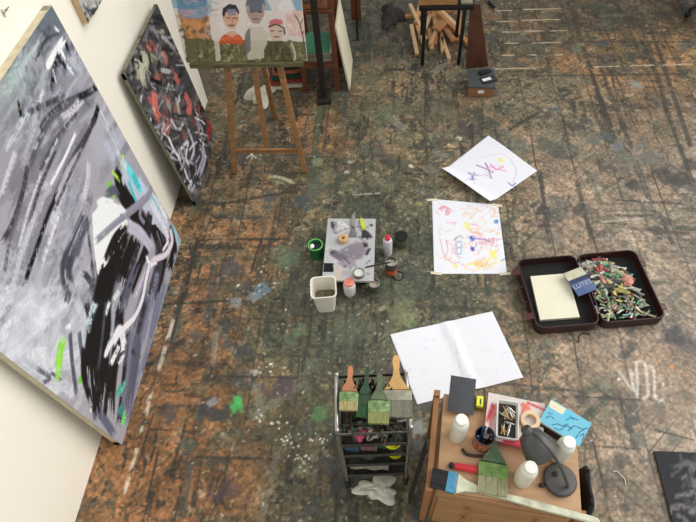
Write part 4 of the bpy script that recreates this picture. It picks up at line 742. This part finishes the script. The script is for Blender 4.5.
bm = B(); box(bm, (bw_, bh_ * .34, .0012), (0, bh_ * .33, .0046)); obj('cover_band', bm, mat('cream cover band', (206, 200, 170), .5), t)
bm = B(); box(bm, (bw_, bh_ * .16, .0012), (0, bh_ * .08, .0046)); obj('cover_band', bm, mat('navy band', (48, 58, 92), .5), t)
fc = bpy.data.curves.new('title', 'FONT'); fc.body = 'LUTES'; fc.size = .046; fc.extrude = .0005; fc.align_x = 'CENTER'; fo = bpy.data.objects.new('title', fc)
me = bpy.data.meshes.new_from_object(fo); bpy.data.objects.remove(fo); bpy.data.curves.remove(fc); me.materials.clear(); me.materials.append(mat('pale lettering', (176, 184, 200), .5))
fo = bpy.data.objects.new('title_lettering', me); C.objects.link(fo); fo.parent = t; fo.location = (.0, -bh_ * .22, .0047)
# heap of paint tubes in the right half
def tube_mesh(L, r, col, cap, twist):
    bm = B(); n = 12; secs = [(0, r * .5), (.012, r * .5), (.013, r * .96), (L * .35, r), (L * .65, r * .95), (L * .9, r * .8), (L, r * .75)]; rings = []
    for i, (x, rad) in enumerate(secs):
        fl_ = 1 if i < 4 else max(.06, 1 - (i - 3) * .31); wd = 1 if i < 4 else 1 + (i - 3) * .12
        bend = twist * (x / L) ** 2 * .02
        rings.append([bm.verts.new((x - L / 2, rad * wd * math.cos(2 * PI * k / n) + bend, rad * fl_ * math.sin(2 * PI * k / n) + abs(bend) * .3)) for k in range(n)])
    for i, (a, b) in enumerate(zip(rings, rings[1:])):
        for k in range(n): f = bm.faces.new((a[k], a[(k + 1) % n], b[(k + 1) % n], b[k])); f.material_index = 1 if i < 2 else 0
    f = bm.faces.new(rings[0]); f.material_index = 1; bm.faces.new(rings[-1][::-1])
    return bm
tcols = {'silvery': (146, 146, 136), 'white': (194, 192, 178), 'cream': (178, 168, 134), 'pale green': (126, 146, 112), 'bright green': (92, 150, 110), 'dark olive': (84, 92, 64), 'salmon pink': (196, 132, 116), 'red': (150, 66, 60), 'yellow': (190, 180, 110), 'dark grey': (78, 78, 72), 'turquoise': (116, 160, 146)}
caps = [mat('dark cap', (40, 40, 40), .5), mat('white cap', (226, 226, 220), .5), mat('reddish cap', (150, 60, 50), .5)]
protos = {}
M7 = Matrix.Rotation(math.radians(7), 3, 'Z'); names_ = list(tcols)
for k in range(230):
    fx, fy = rnd.uniform(-.17, .13), rnd.uniform(-.23, .235)
    if fx > .02 and fy > .15 and rnd.random() < .8: continue
    if fx > .10 - (fy + .2) * .05 and fy > -.05: continue
    low = fy < -.05
    cn = rnd.choices(names_, [6, 5, 3, 5, 3, 3, 1, 1, 2, 2, 1] if low else [7, 5, 4, 2, 2, 2, 1.5, 2.4, 2, 3, 1])[0]
    L = rnd.choice((.05, .065)) if low else rnd.choice((.075, .1, .12)); key = (cn, L)
    z = .026 + .045 * math.exp(-(((fx + .04) / .13) ** 2 + (fy / .2) ** 2)) * rnd.uniform(.2, 1.3) + .01 * rnd.random()
    p_ = M7 @ Vector((.204 + fx, fy, 0)) + Vector((1.28, 2.08, 0)); rot = (rnd.uniform(-.5, .5), rnd.uniform(-.25, .25), rnd.uniform(0, 2 * PI))
    lab = '%s %s paint tube heaped in the right half of the open suitcase' % ({.05: 'tiny', .065: 'small', .075: 'squat', .1: 'medium', .12: 'long'}[L], cn)
    if key not in protos:
        c_ = tcols[cn]; o = obj('paint_tube', tube_mesh(L, .008 if low else .0125, c_, 0, rnd.choice((-1, 1))), [mat('tube ' + cn, c_, .45, .25, .35, 60), rnd.choice(caps)])
        tag(o, lab, 'paint tube', lab.replace('paint tube', 'paint tubes')); protos[key] = o
    else: o = protos[key].copy(); C.objects.link(o)
    o.location = (p_.x, p_.y, z); o.rotation_euler = rot
bm = B(); bmesh.ops.create_icosphere(bm, subdivisions=3, radius=1, matrix=T(scl=(.035, .045, .018)))
for v in bm.verts: v.co *= 1 + .25 * math.sin(v.co.x * 190) * math.sin(v.co.y * 160 + 1)
p_ = at(627, 281, .085); tag(obj('paint_lump', bm, mat('salmon dried paint', (206, 140, 120), .6, 0, .4, 60), loc=(p_.x, p_.y, .09)), 'salmon lump of dried paint on top of the tube heap', 'paint lump')
p0, p1 = at(622, 300, .06), at(646, 316, .05); bm = B(); tube(bm, [p0 - p0, p1 - p0], .004, 8); tag(obj('wooden_stick', bm, wood('stick wood', (160, 120, 70), .2), loc=p0), 'thin wooden stick lying on the tubes at the front of the suitcase', 'stick')
bm = B(); tube(bm, spline([(0, 0, .003), (.02, .004, .004), (.04, -.022, .003), (.052, -.034, .003), (.05, -.065, .003)], 6), .0025, 6); p_ = at(613, 472); tag(obj('string_piece', bm, mat('white cord', (232, 224, 206), .8), loc=(p_.x, p_.y, 0)), 'short piece of white string on the floor right of the wooden chest', 'string')
# ================================================================== METAL TROLLEY
gm = mat('brushed grey metal', (128, 124, 116), .4, .75, .25, 30); gm2 = mat('dull dark metal', (84, 82, 74), .5, .6, .3, 30)
TX, TY, TR = -.075, .963, math.radians(4.5)
t = thing('tool_trolley', 'narrow grey metal trolley full of paint brushes standing on the dark floor', 'trolley', (TX, TY, 0), TR)
W2, D2, HT = .158, .133, .80
def trolz(v): r = ray(375, v); s_ = .83 / r[1]; return HC + r[2] * s_
lev = [.645, .49, .34, .16]
for s_ in (-1, 1):
    bm = B(); tube(bm, spline([(s_ * W2, -D2, .06), (s_ * W2, -D2, .4), (s_ * W2, -D2, .79), (s_ * W2, -D2 * .9, .835), (s_ * W2, -D2 * .6, .85), (s_ * W2, 0, .853), (s_ * W2, D2 * .6, .85), (s_ * W2, D2 * .9, .835), (s_ * W2, D2, .79), (s_ * W2, D2, .4), (s_ * W2, D2, .06)], 6), .0095, 10); obj('side_frame', bm, mat('bright tube steel', (178, 174, 166), .3, .8, .15), t)
    for y in (-D2, D2):
        bm = B(); lathe(bm, [(0, -.011), (.024, -.011), (.027, -.006), (.027, .006), (.024, .011), (0, .011)], 18, T((s_ * W2, y, .0275), (0, PI / 2, 0))); box(bm, (.03, .02, .035), (s_ * W2, y, .052), bev=.004); obj('caster', bm, blk, t)
for k, z in enumerate([.80] + lev):
    bm = B(); box(bm, (W2 * 2, .006, .026 if k else .02), (0, -D2 - .004, z), bev=.002); obj('front_rail', bm, gm if k < 1 else gm2, t)
    bm = B(); box(bm, (W2 * 2, .006, .026), (0, D2, z), bev=.002); obj('back_rail', bm, gm2, t)
    for s_ in (-1, 1): bm = B(); box(bm, (.006, D2 * 2, .026), (s_ * (W2 - .006), 0, z), bev=.002); obj('side_rail', bm, gm2, t)
    if k:
        bm = B()
        for i in range(17): tube(bm, [(-W2 + .01 + i * (2 * W2 - .02) / 16, -D2, z - .012), (-W2 + .01 + i * (2 * W2 - .02) / 16, D2, z - .012)], .003, 6)
        box(bm, (W2 * 2 - .02, D2 * 2 - .01, .003), (0, 0, z - .016)); obj('wire_shelf', bm, mat('dark shelf', (58, 56, 50), .6, .4), t)
MT = Matrix.Translation((TX, TY, 0)) @ Matrix.Rotation(TR, 4, 'Z')
def tl(x, y, z): return tuple(MT @ Vector((x, y, z)))
# four wide brushes lying over the top
hO, hT, hG, hD = wood('orange handle', (172, 112, 76), .3), wood('tan handle', (190, 148, 92), .25), mat('grey green handle', (88, 98, 70), .6, 0, .3, 30), mat('dark green handle', (36, 66, 38), .6, 0, .35, 30)
greenp = mat('green paint smear', (108, 134, 84), .6, 0, .7, 55); gbr = mat('grey bristles', (120, 117, 100), .8, 0, .4, 70, .3, .3, (14, 1, 1)); dkg = mat('dark green bristles', (40, 74, 36), .8, 0, .4, 70); ylg = mat('green tipped straw bristles', (132, 134, 84), .8, 0, .45, 60, .3, .3, (12, 1, 1))
brush('wide_paintbrush', 'wide brush with orange wooden handle and green smeared ferrule lying on the trolley', 'paintbrush', on(349, 397, .888), (.06, 0, .0), .083, .122, hO, greenp, brist, .022, .042, .042)
brush('wide_paintbrush', 'dark green caked brush lying second from the left on the trolley', 'paintbrush', on(364.5, 400, .884), (.05, 0, -.06), .062, .135, hD, hD, dkg, .02, .06, .04)
brush('wide_paintbrush', 'green smeared wide brush with grey green handle in the middle of the trolley top', 'paintbrush', on(379, 407, .892), (.05, 0, .0), .092, .128, hG, greenp, ylg, .024, .05, .05)
brush('wide_paintbrush', 'widest brush, tan wooden handle and grey bristles, at the right of the trolley top', 'paintbrush', on(397, 396, .888), (.05, 0, .03), .128, .168, hT, gmet, gbr, .026, .075, .045, hw=.03)
# thin brushes standing in the top tray
bcol = {'dark brown': (62, 44, 32), 'black': (34, 32, 32), 'maroon': (92, 36, 34), 'green smeared': (58, 92, 62), 'grey': (120, 116, 106), 'wooden': (150, 112, 70), 'pale turquoise': (112, 160, 140)}
bpro = {}
for k in range(96):
    front = k % 3 == 0
    cn = rnd.choices(list(bcol), [5, 5, 3, 3, 4, 2, .6])[0]
    if front: x, y = rnd.uniform(-.12, .12), rnd.uniform(-.1, -.03); rot = (rnd.uniform(.75, 1.35), 0, rnd.uniform(-1.3, 1.3)); z = .72 + rnd.random() * .07
    else: x, y = rnd.uniform(-.12, .12), rnd.uniform(-.01, .07); rot = (-rnd.uniform(.0, .35), rnd.uniform(-.3, .3), rnd.uniform(-.3, .3)); z = .745 + rnd.random() * .05
    L = rnd.choice((.2, .24)); key = (cn, L); loc = tl(x, y, z)
    lab = '%s %s thin brush packed in the top tray of the metal trolley' % ('shorter' if L < .22 else 'longer', cn)
    if key not in bpro:
        b_ = thing('artist_brush', lab, 'paintbrush', loc, rot, 'thin brushes in the trolley: ' + cn + (' short' if L < .22 else ' long')); bpro[key] = b_
        bm = B(); tube(bm, [(0, 0, -L * .5), (0, 0, -L * .3), (0, 0, L * .05), (0, 0, L * .2)], [.003, .005, .006, .006], 8); obj('handle', bm, mat('brush handle ' + cn, bcol[cn], .45, 0, .3, 40), b_)
        bm = B(); tube(bm, [(0, 0, L * .19), (0, 0, L * .31)], [.007, .0085], 8, .7); obj('ferrule', bm, gmet, b_)
        bm = B(); tube(bm, [(0, 0, L * .3), (0, 0, L * .4), (0, 0, L * .5)], [.007, .0085, .003], 8, .7); obj('bristles', bm, mat('bristle ' + cn, rnd.choice([(44, 40, 34), (70, 60, 44), (40, 62, 46)]), .85, 0, .3, 60), b_)
    else: dup(bpro[key], loc, rot)
# things on the lower shelves
def bowl(name, label, cat, loc, r, h, m_, tilt=(0, 0, 0)):
    bm = lathe(B(), [(0, 0), (r * .6, 0), (r * .85, h * .4), (r, h), (r * .95, h), (r * .8, h * .42), (r * .55, .005), (0, .005)], 26); return tag(obj(name, bm, m_, loc=loc, rot=tilt), label, cat)
yel = mat('bright yellow plastic', (222, 220, 40), .4, 0, .08)
bowl('plastic_bowl', 'bright yellow bowl on the second shelf of the metal trolley', 'bowl', tl(.085, -.075, .4815), .05, .05, yel, (.0, 0, 0))
bowl('plastic_dish', 'small yellow dish on the third shelf of the metal trolley', 'dish', tl(.10, -.08, .3315), .04, .03, yel)
bowl('dark_bowl', 'black bowl on the first shelf at the right of the metal trolley', 'bowl', tl(.06, -.085, .637), .035, .03, blk)
tag(cloth_mod(obj('pink_rag', crumple(B(), .09, .07, .045, 31), mat('pink rag', (196, 88, 110), .9, 0, .3, 40), loc=tl(-.07, -.085, .637))), 'crumpled pink rag on the first shelf of the metal trolley', 'rag')
tag(cloth_mod(obj('white_rag', crumple(B(), .11, .08, .04, 33), mat('grey white rag', (170, 164, 148), .9, 0, .3, 40), loc=tl(.0, -.08, .637))), 'grey white rag in the middle of the first trolley shelf', 'rag')
bm = B(); box(bm, (.07, .09, .05), (0, 0, .025), bev=.004); tag(obj('blue_box', bm, mat('dull blue carton', (56, 84, 104), .6), loc=tl(-.105, -.07, .4815)), 'dull blue box on the second shelf of the metal trolley', 'box')
bm = B(); box(bm, (.08, .09, .06), (0, 0, .03), bev=.004); tag(obj('brown_box', bm, mat('brown grey carton', (120, 92, 84), .7, 0, .3, 40), loc=tl(-.025, -.07, .4815)), 'brown box beside the blue box on the second trolley shelf', 'box')
bm = B(); box(bm, (.06, .09, .045), (0, 0, .0225), bev=.004); tag(obj('green_box', bm, mat('deep green carton', (46, 92, 72), .7, 0, .3, 40), loc=tl(.032, -.06, .4815)), 'deep green box left of the yellow bowl on the trolley', 'box')
pot('paint_can', 'grey tin lying low on the third shelf of the metal trolley', 'tin', 0, 0, .045, .06, tin, inner=mat('grey paint skin', (150, 148, 142), .5), ring=gm, z=.3315, loc=tl(-.03, -.07, 0))
bm = fold(B(), .2, .12, .05, 44); tag(obj('newspaper_bundle', bm, mat('greyed paper', (150, 146, 130), .9, 0, .25, 30), loc=tl(-.03, -.05, .153)), 'bundle of greyish paper on the lowest shelf of the metal trolley', 'paper bundle')
tag(cloth_mod(obj('floor_rag', crumple(B(), .27, .17, .03, 17, 22, True), mat('white crusted rag', (206, 202, 184), .9, 0, .15, 50, .3), loc=(at(378, 489).x, at(378, 489).y, 0))), 'whitish crusted rag on the floor under the front of the metal trolley', 'rag')
# ================================================================== WOODEN CHEST
ply = mat('plywood top', (186, 147, 110), .55, 0, .16, 6, 0, .4, (1, 5, 1)); cw_ = wood('chest wood', (176, 132, 88), .2); cwd = wood('chest rail wood', (156, 108, 68), .25)
CX, CY, CR = .538, .842, math.radians(-6.8)
t = thing('drawer_chest', 'low brown wooden chest crowded with bottles and brushes at the bottom edge', 'chest', (CX, CY, 0), CR)
bm = B()
for s_, l_ in [((.018, .44, .55), (-.295, 0, .315)), ((.018, .44, .55), (.295, 0, .315)), ((.59, .018, .55), (0, .212, .315)), ((.59, .43, .018), (0, 0, .05))]: box(bm, s_, l_, bev=.002)
obj('carcass', bm, cw_, t)
bm = B(); box(bm, (.612, .452, .012), (.004, 0, .594), bev=.002); obj('top_board', bm, ply, t)
for x in (-.335, .318):
    for y in (-.222, .222): bm = B(); box(bm, (.03, .03, .608 if x < 0 else .588), (x, y, .304 if x < 0 else .294), bev=.003); obj('corner_post', bm, cwd, t)
bm = B(); box(bm, (.026, .42, .035), (-.335, 0, .575), bev=.003); obj('side_rail', bm, cwd, t)
bm = B(); box(bm, (.6, .018, .05), (.0, -.226, .56), bev=.003); obj('front_rail', bm, cw_, t)
for k, z in enumerate((.44, .27, .11)):
    bm = B(); box(bm, (.575, .02, .16), (0, -.226, z), bev=.004); d_ = obj('drawer', bm, cw_, t)
    for x in (-.15, .15): bm = B(); lathe(bm, [(0, 0), (.008, 0), (.008, .012), (.016, .018), (.014, .026), (0, .028)], 14, T((x, -.236, z), (PI / 2, 0, 0))); obj('knob', bm, cwd, d_)
ZC = .6006
mw = mat('milky bottle plastic', (226, 224, 206), .35, 0, .03, spec=.5); wc = mat('white bottle cap', (240, 238, 228), .35, 0, .02)
def squeeze(label, u, v, h, r):
    p = at(u, v, .6); b_ = thing('white_bottle', label, 'bottle', (p.x, p.y, ZC), 0, None)
    bm = lathe(B(), [(0, 0), (r * .92, 0), (r, .006), (r, h * .74), (r * .95, h * .82), (r * .72, h * .90), (r * .62, h * .91), (0, h * .91)], 30); obj('bottle_body', bm, mw, b_)
    bm = lathe(B(), [(0, h * .905), (r * .7, h * .905), (r * .7, h * .985), (r * .62, h), (0, h)], 24); obj('bottle_cap', bm, wc, b_)
squeeze('white plastic bottle standing by the dark sketchbook at the left of the chest', 456.8, 436, .215, .038)
squeeze('white plastic bottle standing by the lamp base in the middle of the chest', 521.5, 480.5, .205, .038)
squeeze('white plastic bottle standing under the blue pad at the right of the chest', 557.5, 456.5, .205, .038)
q = [(.302, 1.197), (.422, 1.179), (.394, .996), (.273, 1.007)]
t = thing('sketchbook', 'dark grey hardback sketchbook overhanging the back left edge of the chest', 'sketchbook', (.348, 1.09, .6105), math.radians(-8.5))
bm = B(); box(bm, (.122, .182, .004), (0, 0, .012), bev=.001); obj('cover', bm, mat('charcoal cover', (62, 64, 68), .6, 0, .15, 40), t)
bm = B(); box(bm, (.116, .178, .009), (0, 0, .006)); obj('pages', bm, mat('page edge', (196, 186, 160), .8), t)
t = thing('marker_box', 'small bright yellow box with a dark mark between sketchbook and red tray', 'box', (.428, 1.052, ZC), math.radians(-8))
bm = B(); box(bm, (.034, .062, .034), (0, 0, .017), bev=.003); obj('carton', bm, mat('olive carton', (120, 120, 30), .6), t)
bm = B(); box(bm, (.03, .05, .002), (0, .003, .035)); lb_ = obj('label_top', bm, mat('lemon label', (232, 228, 56), .5, 0, .04), t)
bm = B(); box(bm, (.007, .03, .001), (.003, 0, .0363)); obj('dark_mark', bm, mat('dark green mark', (40, 70, 40), .5), lb_)
# mug with pens
t = thing('pen_mug', 'reddish brown patterned mug holding pens on the chest', 'mug', (.427, .866, ZC), 0)
R = Raster(0, .28, 0, .1, .0035, (150, 82, 56))
for k in range(70): R.blob((rnd.uniform(0, .28), rnd.uniform(.005, .095)), rnd.uniform(.004, .008), rnd.choice([(206, 160, 130), (216, 176, 150), (96, 52, 40)]), .8, False)
r_m = .0445
o = R.mesh('mug_body', paint_mat('patterned glaze', .35, .05), t, tr=lambda co: np.stack([r_m * np.cos(co[:, 0] / r_m), r_m * np.sin(co[:, 0] / r_m), co[:, 1]], -1))
bm = lathe(B(), [(r_m, .1), (r_m + .001, .102), (r_m - .004, .102), (r_m - .005, .006), (0, .005), (0, .001), (r_m, 0)], 30); obj('mug_lining', bm, mat('dark mug inside', (36, 34, 36), .4), t)
for k, (x, y, dx, dy, c, lb) in enumerate([(-.012, .0, .01, .05, (70, 96, 150), 'blue pen in the patterned mug'), (.0, .01, -.008, .045, (40, 50, 90), 'navy pen in the patterned mug'), (.012, -.01, .02, .02, (60, 52, 40), 'brown pencil in the patterned mug'), (-.01, -.012, -.03, .012, (90, 120, 160), 'pale blue pen at the left of the patterned mug'), (.005, .012, .006, .034, (232, 222, 226), 'white pen sticking up from the patterned mug')]):
    bm = tube(B(), [(0, 0, 0), (dx * .5, dy * .5, .05), (dx * .72, dy * .72, .1 if k < 4 else .125)], .004 if k < 4 else .005, 8); tag(obj('pen', bm, mat('pen %d' % k, c, .4), loc=(.427 + x, .866 + y, ZC + .007)), lb, 'pen', 'pens in the mug')
# red and white tray with nib tray and tape
RR = math.radians(-11)
t = thing('flat_carton', 'flat white carton splashed with red under the nib tray on the chest', 'box', (.578, .963, ZC), RR)
R = Raster(-.13, .13, -.112, .112, .004, (216, 206, 200), lambda u, v: tuple(Matrix.Rotation(-RR, 2) @ (at(u, v, .64) - Vector((.578, .963, .64))).to_2d()))
for p, w, c in [([(494,403),(491,412),(487,424)],5,(206,70,76)),([(497,406),(492,420),(490,432)],4,(224,130,130)),([(489,395),(500,396)],3,(226,200,196)),([(521,402),(524,410),(519,430)],5,(214,110,110)),([(524,404),(530,410)],5,(226,120,90)),([(526,402),(548,412)],3,(200,80,84)),([(536,402),(544,408)],2.5,(214,170,160)),([(500,441),(520,443),(536,446)],11,(200,52,72)),([(500,437),(516,440)],3,(230,190,190)),([(538,420),(544,428)],8,(196,160,150)),([(522,436),(530,438)],6,(206,90,90))]: R.stroke(p, w, c, .95, .25)
o = R.mesh('carton_top', paint_mat('red splashed card', .5, .05), t, fz=lambda U, V: .0408 + 0 * U)
bm = B(); box(bm, (.262, .226, .04), (0, 0, .02), bev=.002); obj('carton_body', bm, mat('rose red card', (198, 90, 96), .6), t)
Q = Matrix.Translation((.541, .958, ZC + .0415)) @ Matrix.Rotation(RR + .06, 4, 'Z')
t = thing('nib_tray', 'small white tray full of metal nibs on the red splashed carton', 'tray', Q.translation, RR + .06)
bm = loft(B(), [(rrect(.095, .175, .008), 0), (rrect(.1, .18, .01), .03), (rrect(.092, .172, .008), .03), (rrect(.076, .156, .006), .006)]); obj('tray_body', bm, mat('white tray plastic', (222, 220, 212), .5), t)
bm = loft(B(), [(rrect(.076, .156, .006), .0065), (rrect(.0775, .1575, .006), .0095)]); obj('dark_bed', bm, mat('blackened bed', (40, 38, 32), .8, 0, .4, 60), t)
nib = [mat('steel nib', (176, 172, 160), .25, .9), mat('brass nib', (168, 130, 74), .3, .8), mat('black nib', (46, 46, 42), .4, .4)]
nm_ = ('steel', 'brass', 'blackened'); npro = {}
for k in range(26):
    i = rnd.choice((0, 0, 1, 2)); p_ = Q @ Vector((rnd.uniform(-.02, .02), rnd.uniform(-.055, .055), .013 + .014 * rnd.random()))
    rot = (0, rnd.uniform(-.2, .2), rnd.uniform(0, PI))
    if i not in npro: bm = tube(B(), [(-.024, 0, 0), (-.01, 0, 0), (.006, 0, 0), (.026, 0, 0)], [.003, .0035, .006, .001], 8, .5); npro[i] = tag(obj('pen_nib', bm, nib[i]), nm_[i] + ' nib lying in the small white tray', 'nib', nm_[i] + ' nibs in the white tray'); o = npro[i]
    else: o = npro[i].copy(); C.objects.link(o)
    o.location = p_; o.rotation_euler = rot
bm = lathe(B(), [(.026, 0), (.043, 0), (.044, .002), (.044, .022), (.043, .024), (.026, .024), (.025, .022), (.025, .002), (.026, 0)], 34); p_ = at(530.5, 420, .66); tag(obj('tape_roll', bm, mat('cream tape', (226, 196, 160), .6, 0, .08), loc=(p_.x, p_.y, ZC + .0415)), 'roll of cream masking tape on the red splashed carton', 'tape roll')
# blue pad on a black case
bm = B(); box(bm, (.16, .1, .05), (0, 0, .025), bev=.006); tag(obj('black_case', bm, blk, loc=(.772, .948, ZC), rot=(0, 0, -.6)), 'black case underneath the blue pad on the chest', 'case')
PR = math.atan2(-.109, .16)
t = thing('blue_pad', 'turquoise blue pad with dark line drawing and cream corner on the chest', 'pad', (.798, .955, ZC + .051), PR)
R = Raster(-.097, .097, -.064, .064, .003, (116, 192, 214), lambda u, v: tuple(Matrix.Rotation(-PR, 2) @ (at(u, v, .665) - Vector((.798, .955, .665))).to_2d()))
R.poly([(550,399),(566,409),(563,415),(549,407)], (232, 222, 190)); R.poly([(566,410),(576,416),(570,424),(561,416)], (96, 196, 226), .8)
for p in [[(546,418),(550,416),(554,419)],[(552,425),(558,424),(562,426),(568,424)],[(554,428),(560,430),(566,426),(572,429)],[(566,420),(572,418),(578,420)],[(570,416),(574,420)],[(568,431),(574,426),(582,429),(588,428)],[(576,438),(580,432),(584,430)],[(548,413),(552,414)],[(580,436),(584,434),(582,442)]]: R.stroke(p, 1, (40, 70, 110), .85)
o = R.mesh('pad_cover', paint_mat('blue cover', .5, .03), t, fz=lambda U, V: .0142 + 0 * U)
bm = B(); box(bm, (.194, .129, .013), (0, 0, .007), bev=.001); obj('pad_pages', bm, mat('pad pages', (206, 212, 210), .7), t)
# lamp
lg = mat('dark grey lamp enamel', (78, 77, 74), .45, .2, .15, 20)
bp_ = at(559, 481, .6); t = thing('desk_lamp', 'dark grey desk lamp with round base and curved arm on the chest', 'lamp', (bp_.x, bp_.y, ZC), 0)
def rel(u, v, z): return at(u, v, z) - Vector((bp_.x, bp_.y, ZC))
bm = lathe(B(), [(0, 0), (.067, 0), (.071, .006), (.071, .018), (.065, .027), (.03, .031), (0, .032)], 36); bs = obj('lamp_base', bm, lg, t)
bm = lathe(B(), [(0, .03), (.011, .03), (.011, .038), (.008, .041), (0, .041)], 14, T((-.02, .02, 0))); obj('switch', bm, blk, bs)
arm_p = [rel(568, 487, .625), rel(567, 483, .69), rel(561, 468, .79), rel(551.5, 452.5, .87), rel(541, 440, .895), rel(533.5, 433.5, .86)]
bm = tube(B(), spline(arm_p, 8), .007, 10); obj('arm', bm, lg, t)
a_, b_ = rel(526.5, 430, .82), rel(542, 453, .745); ax = (b_ - a_).normalized(); Mz = Matrix.Translation(a_) @ ax.to_track_quat('Z', 'Y').to_matrix().to_4x4(); L_ = (b_ - a_).length
bm = lathe(B(), [(0, -.012), (.02, -.012), (.024, -.004), (.024, .012), (.05, .03), (.066, L_ * .6), (.076, L_), (.073, L_), (.063, L_ * .62), (.047, .036), (0, .02)], 36, Mz); sh_ = obj('lamp_shade', bm, lg, t)
bm = B(); bmesh.ops.create_icosphere(bm, subdivisions=3, radius=.028, matrix=Matrix.Translation(a_ + ax * (L_ * .7))); obj('bulb', bm, mat('frosted bulb', (236, 234, 226), .3), sh_)
bm = B(); box(bm, (.02, .016, .02), (0, 0, .01), bev=.003); p_ = at(541, 486, .6); tag(obj('black_clip', bm, blk, loc=(p_.x, p_.y, ZC)), 'small black clip left of the lamp base', 'clip')
# brushes and tools lying on the chest
blu = mat('blue ferrule paint', (70, 140, 176), .5, 0, .2, 30); chand = mat('blue-white paint streaked handle', (196, 196, 170), .6, 0, .35, 22)
brush('long_brush', 'long flat brush with black bristles and blue ferrule along the chest front edge', 'paintbrush', (.276, .683, ZC + .016), (0, 0, math.radians(-102.5)), .088, .60, chand, blu, mat('black bristles', (34, 33, 34), .8), .026, .07, .04, hw=.03, slim=True)
brush('wide_paintbrush', 'wide green caked brush with cream bristles lying in the middle of the chest', 'paintbrush', on(493, 471, .625), (.0, 0, math.radians(-8)), .128, .16, mat('dull green handle', (70, 92, 58), .6, 0, .35, 30), mat('bright moss paint', (104, 134, 64), .5, 0, .5, 40), mat('cream streaked bristles', (160, 158, 120), .8, 0, .4, 50, .3, .3, (12, 1, 1)), .03, .075, .06, hw=.035)
t = thing('red_scraper', 'red handled tool with black end lying at the left of the chest', 'scraper', on(466, 468.7, ZC + .0015), math.radians(-8))
bm = prism(B(), [(-.055, -.014), (.055, -.018), (.062, -.012), (.062, .012), (.055, .018), (-.055, .014)], 0, .02, bev=.005); obj('handle', bm, mat('glossy red plastic', (196, 34, 40), .3, 0, .08), t)
bm = prism(B(), [(-.078, -.011), (-.055, -.0145), (-.055, .0145), (-.078, .011)], 0, .021, bev=.005); obj('end_cap', bm, blk, t)
bm = prism(B(), [(.06, -.012), (.12, -.03), (.12, .03), (.06, .012)], .004, .006); obj('blade', bm, gm, t)
bm = tube(B(), spline([rv - Vector((.36, .83, .6)) for rv in (at(462, 449, .606), at(466, 454, .606), at(474, 456, .606), at(482, 456, .606), at(490, 458, .606))], 6), .007, 8); tag(obj('curved_cable', bm, mat('dark brown cord', (62, 48, 38), .8), loc=(.36, .83, .6025)), 'dark curved cable lying in front of the mug on the chest', 'cable')
bm = lathe(B(), [(0, 0), (.014, 0), (.016, .004), (.015, .02), (0, .022)], 16); p_ = at(578, 443, .6); tag(obj('black_stopper', bm, blk, loc=(min(p_.x, .84), p_.y, ZC)), 'little black stopper at the right edge of the chest below the blue pad', 'stopper')
# bag and strap
def ribbon(name, label, cat, pts, wv, m_, th=.004):
    bm = B(); P = spline(pts, 6); w_ = Vector(wv); a = [bm.verts.new(p - w_ / 2) for p in P]; b = [bm.verts.new(p + w_ / 2) for p in P]
    for k in range(len(P) - 1): bm.faces.new((a[k], a[k + 1], b[k + 1], b[k]))
    o = obj(name, bm, m_); md = o.modifiers.new('thickness', 'SOLIDIFY'); md.thickness = th; return tag(o, label, cat)
ribbon('black_strap', 'black strap hanging from the left side of the chest towards the trolley', 'strap', [(.178, .85, .585), (.168, .84, .50), (.150, .80, .38), (.135, .77, .25), (.12, .75, .1), (.115, .75, .006)], (.0, .05, .01), mat('black webbing', (36, 34, 34), .85, 0, .2, 60), .006)
t = thing('black_bag', 'limp black bag hanging on the right side of the chest', 'bag', (.893, .715, .30), CR)
bm = loft(B(), [([(x + .045, y - .03) for x, y in rrect(.05, .15, .02)], -.27), ([(x + .04, y - .03) for x, y in rrect(.10, .29, .04)], -.2), ([(x + .03, y - .02) for x, y in rrect(.085, .29, .035)], -.05), ([(x + .015, y - .01) for x, y in rrect(.055, .25, .024)], .1), (rrect(.03, .18, .012), .2), (rrect(.014, .16, .006), .26)])
for v in bm.verts: v.co.x += .009 * math.sin(v.co.y * 60) + .005 * math.sin(v.co.z * 40)
obj('bag_body', bm, mat('black bag cloth', (30, 29, 30), .8, 0, .3, 30), t)
bm = tube(B(), spline([(0, -.06, .24), (-.01, -.05, .285), (-.012, 0, .29), (-.01, .05, .285), (0, .06, .24)], 6), .006, 8); obj('bag_handle', bm, blk, t)
bm = B(); box(bm, (16, 8, .2), (1, 9.9, 3.9)); struct(obj('far_shade_slab', bm, mat('ceiling plaster', (200, 196, 186), .8)))  # unseen slab added over the far end to block daylight there
# ================================================================== LIGHT
w = bpy.data.worlds.new('overcast'); sc.world = w; w.use_nodes = True
bg = w.node_tree.nodes['Background']; bg.inputs[0].default_value = (.93, .97, 1.0, 1); bg.inputs[1].default_value = .75
sd = bpy.data.lights.new('skylight', 'SUN'); sd.energy = 2.0; sd.angle = math.radians(50); sd.color = (1, .97, .92)
so = bpy.data.objects.new('skylight', sd); C.objects.link(so); so.rotation_euler = Vector((1.15, .42, 1.0)).to_track_quat('Z', 'Y').to_euler()
sc.view_settings.view_transform = 'Standard'; sc.view_settings.look = 'None'; sc.view_settings.gamma = 1; sc.view_settings.use_curve_mapping = False
sc.view_settings.exposure = 0.15
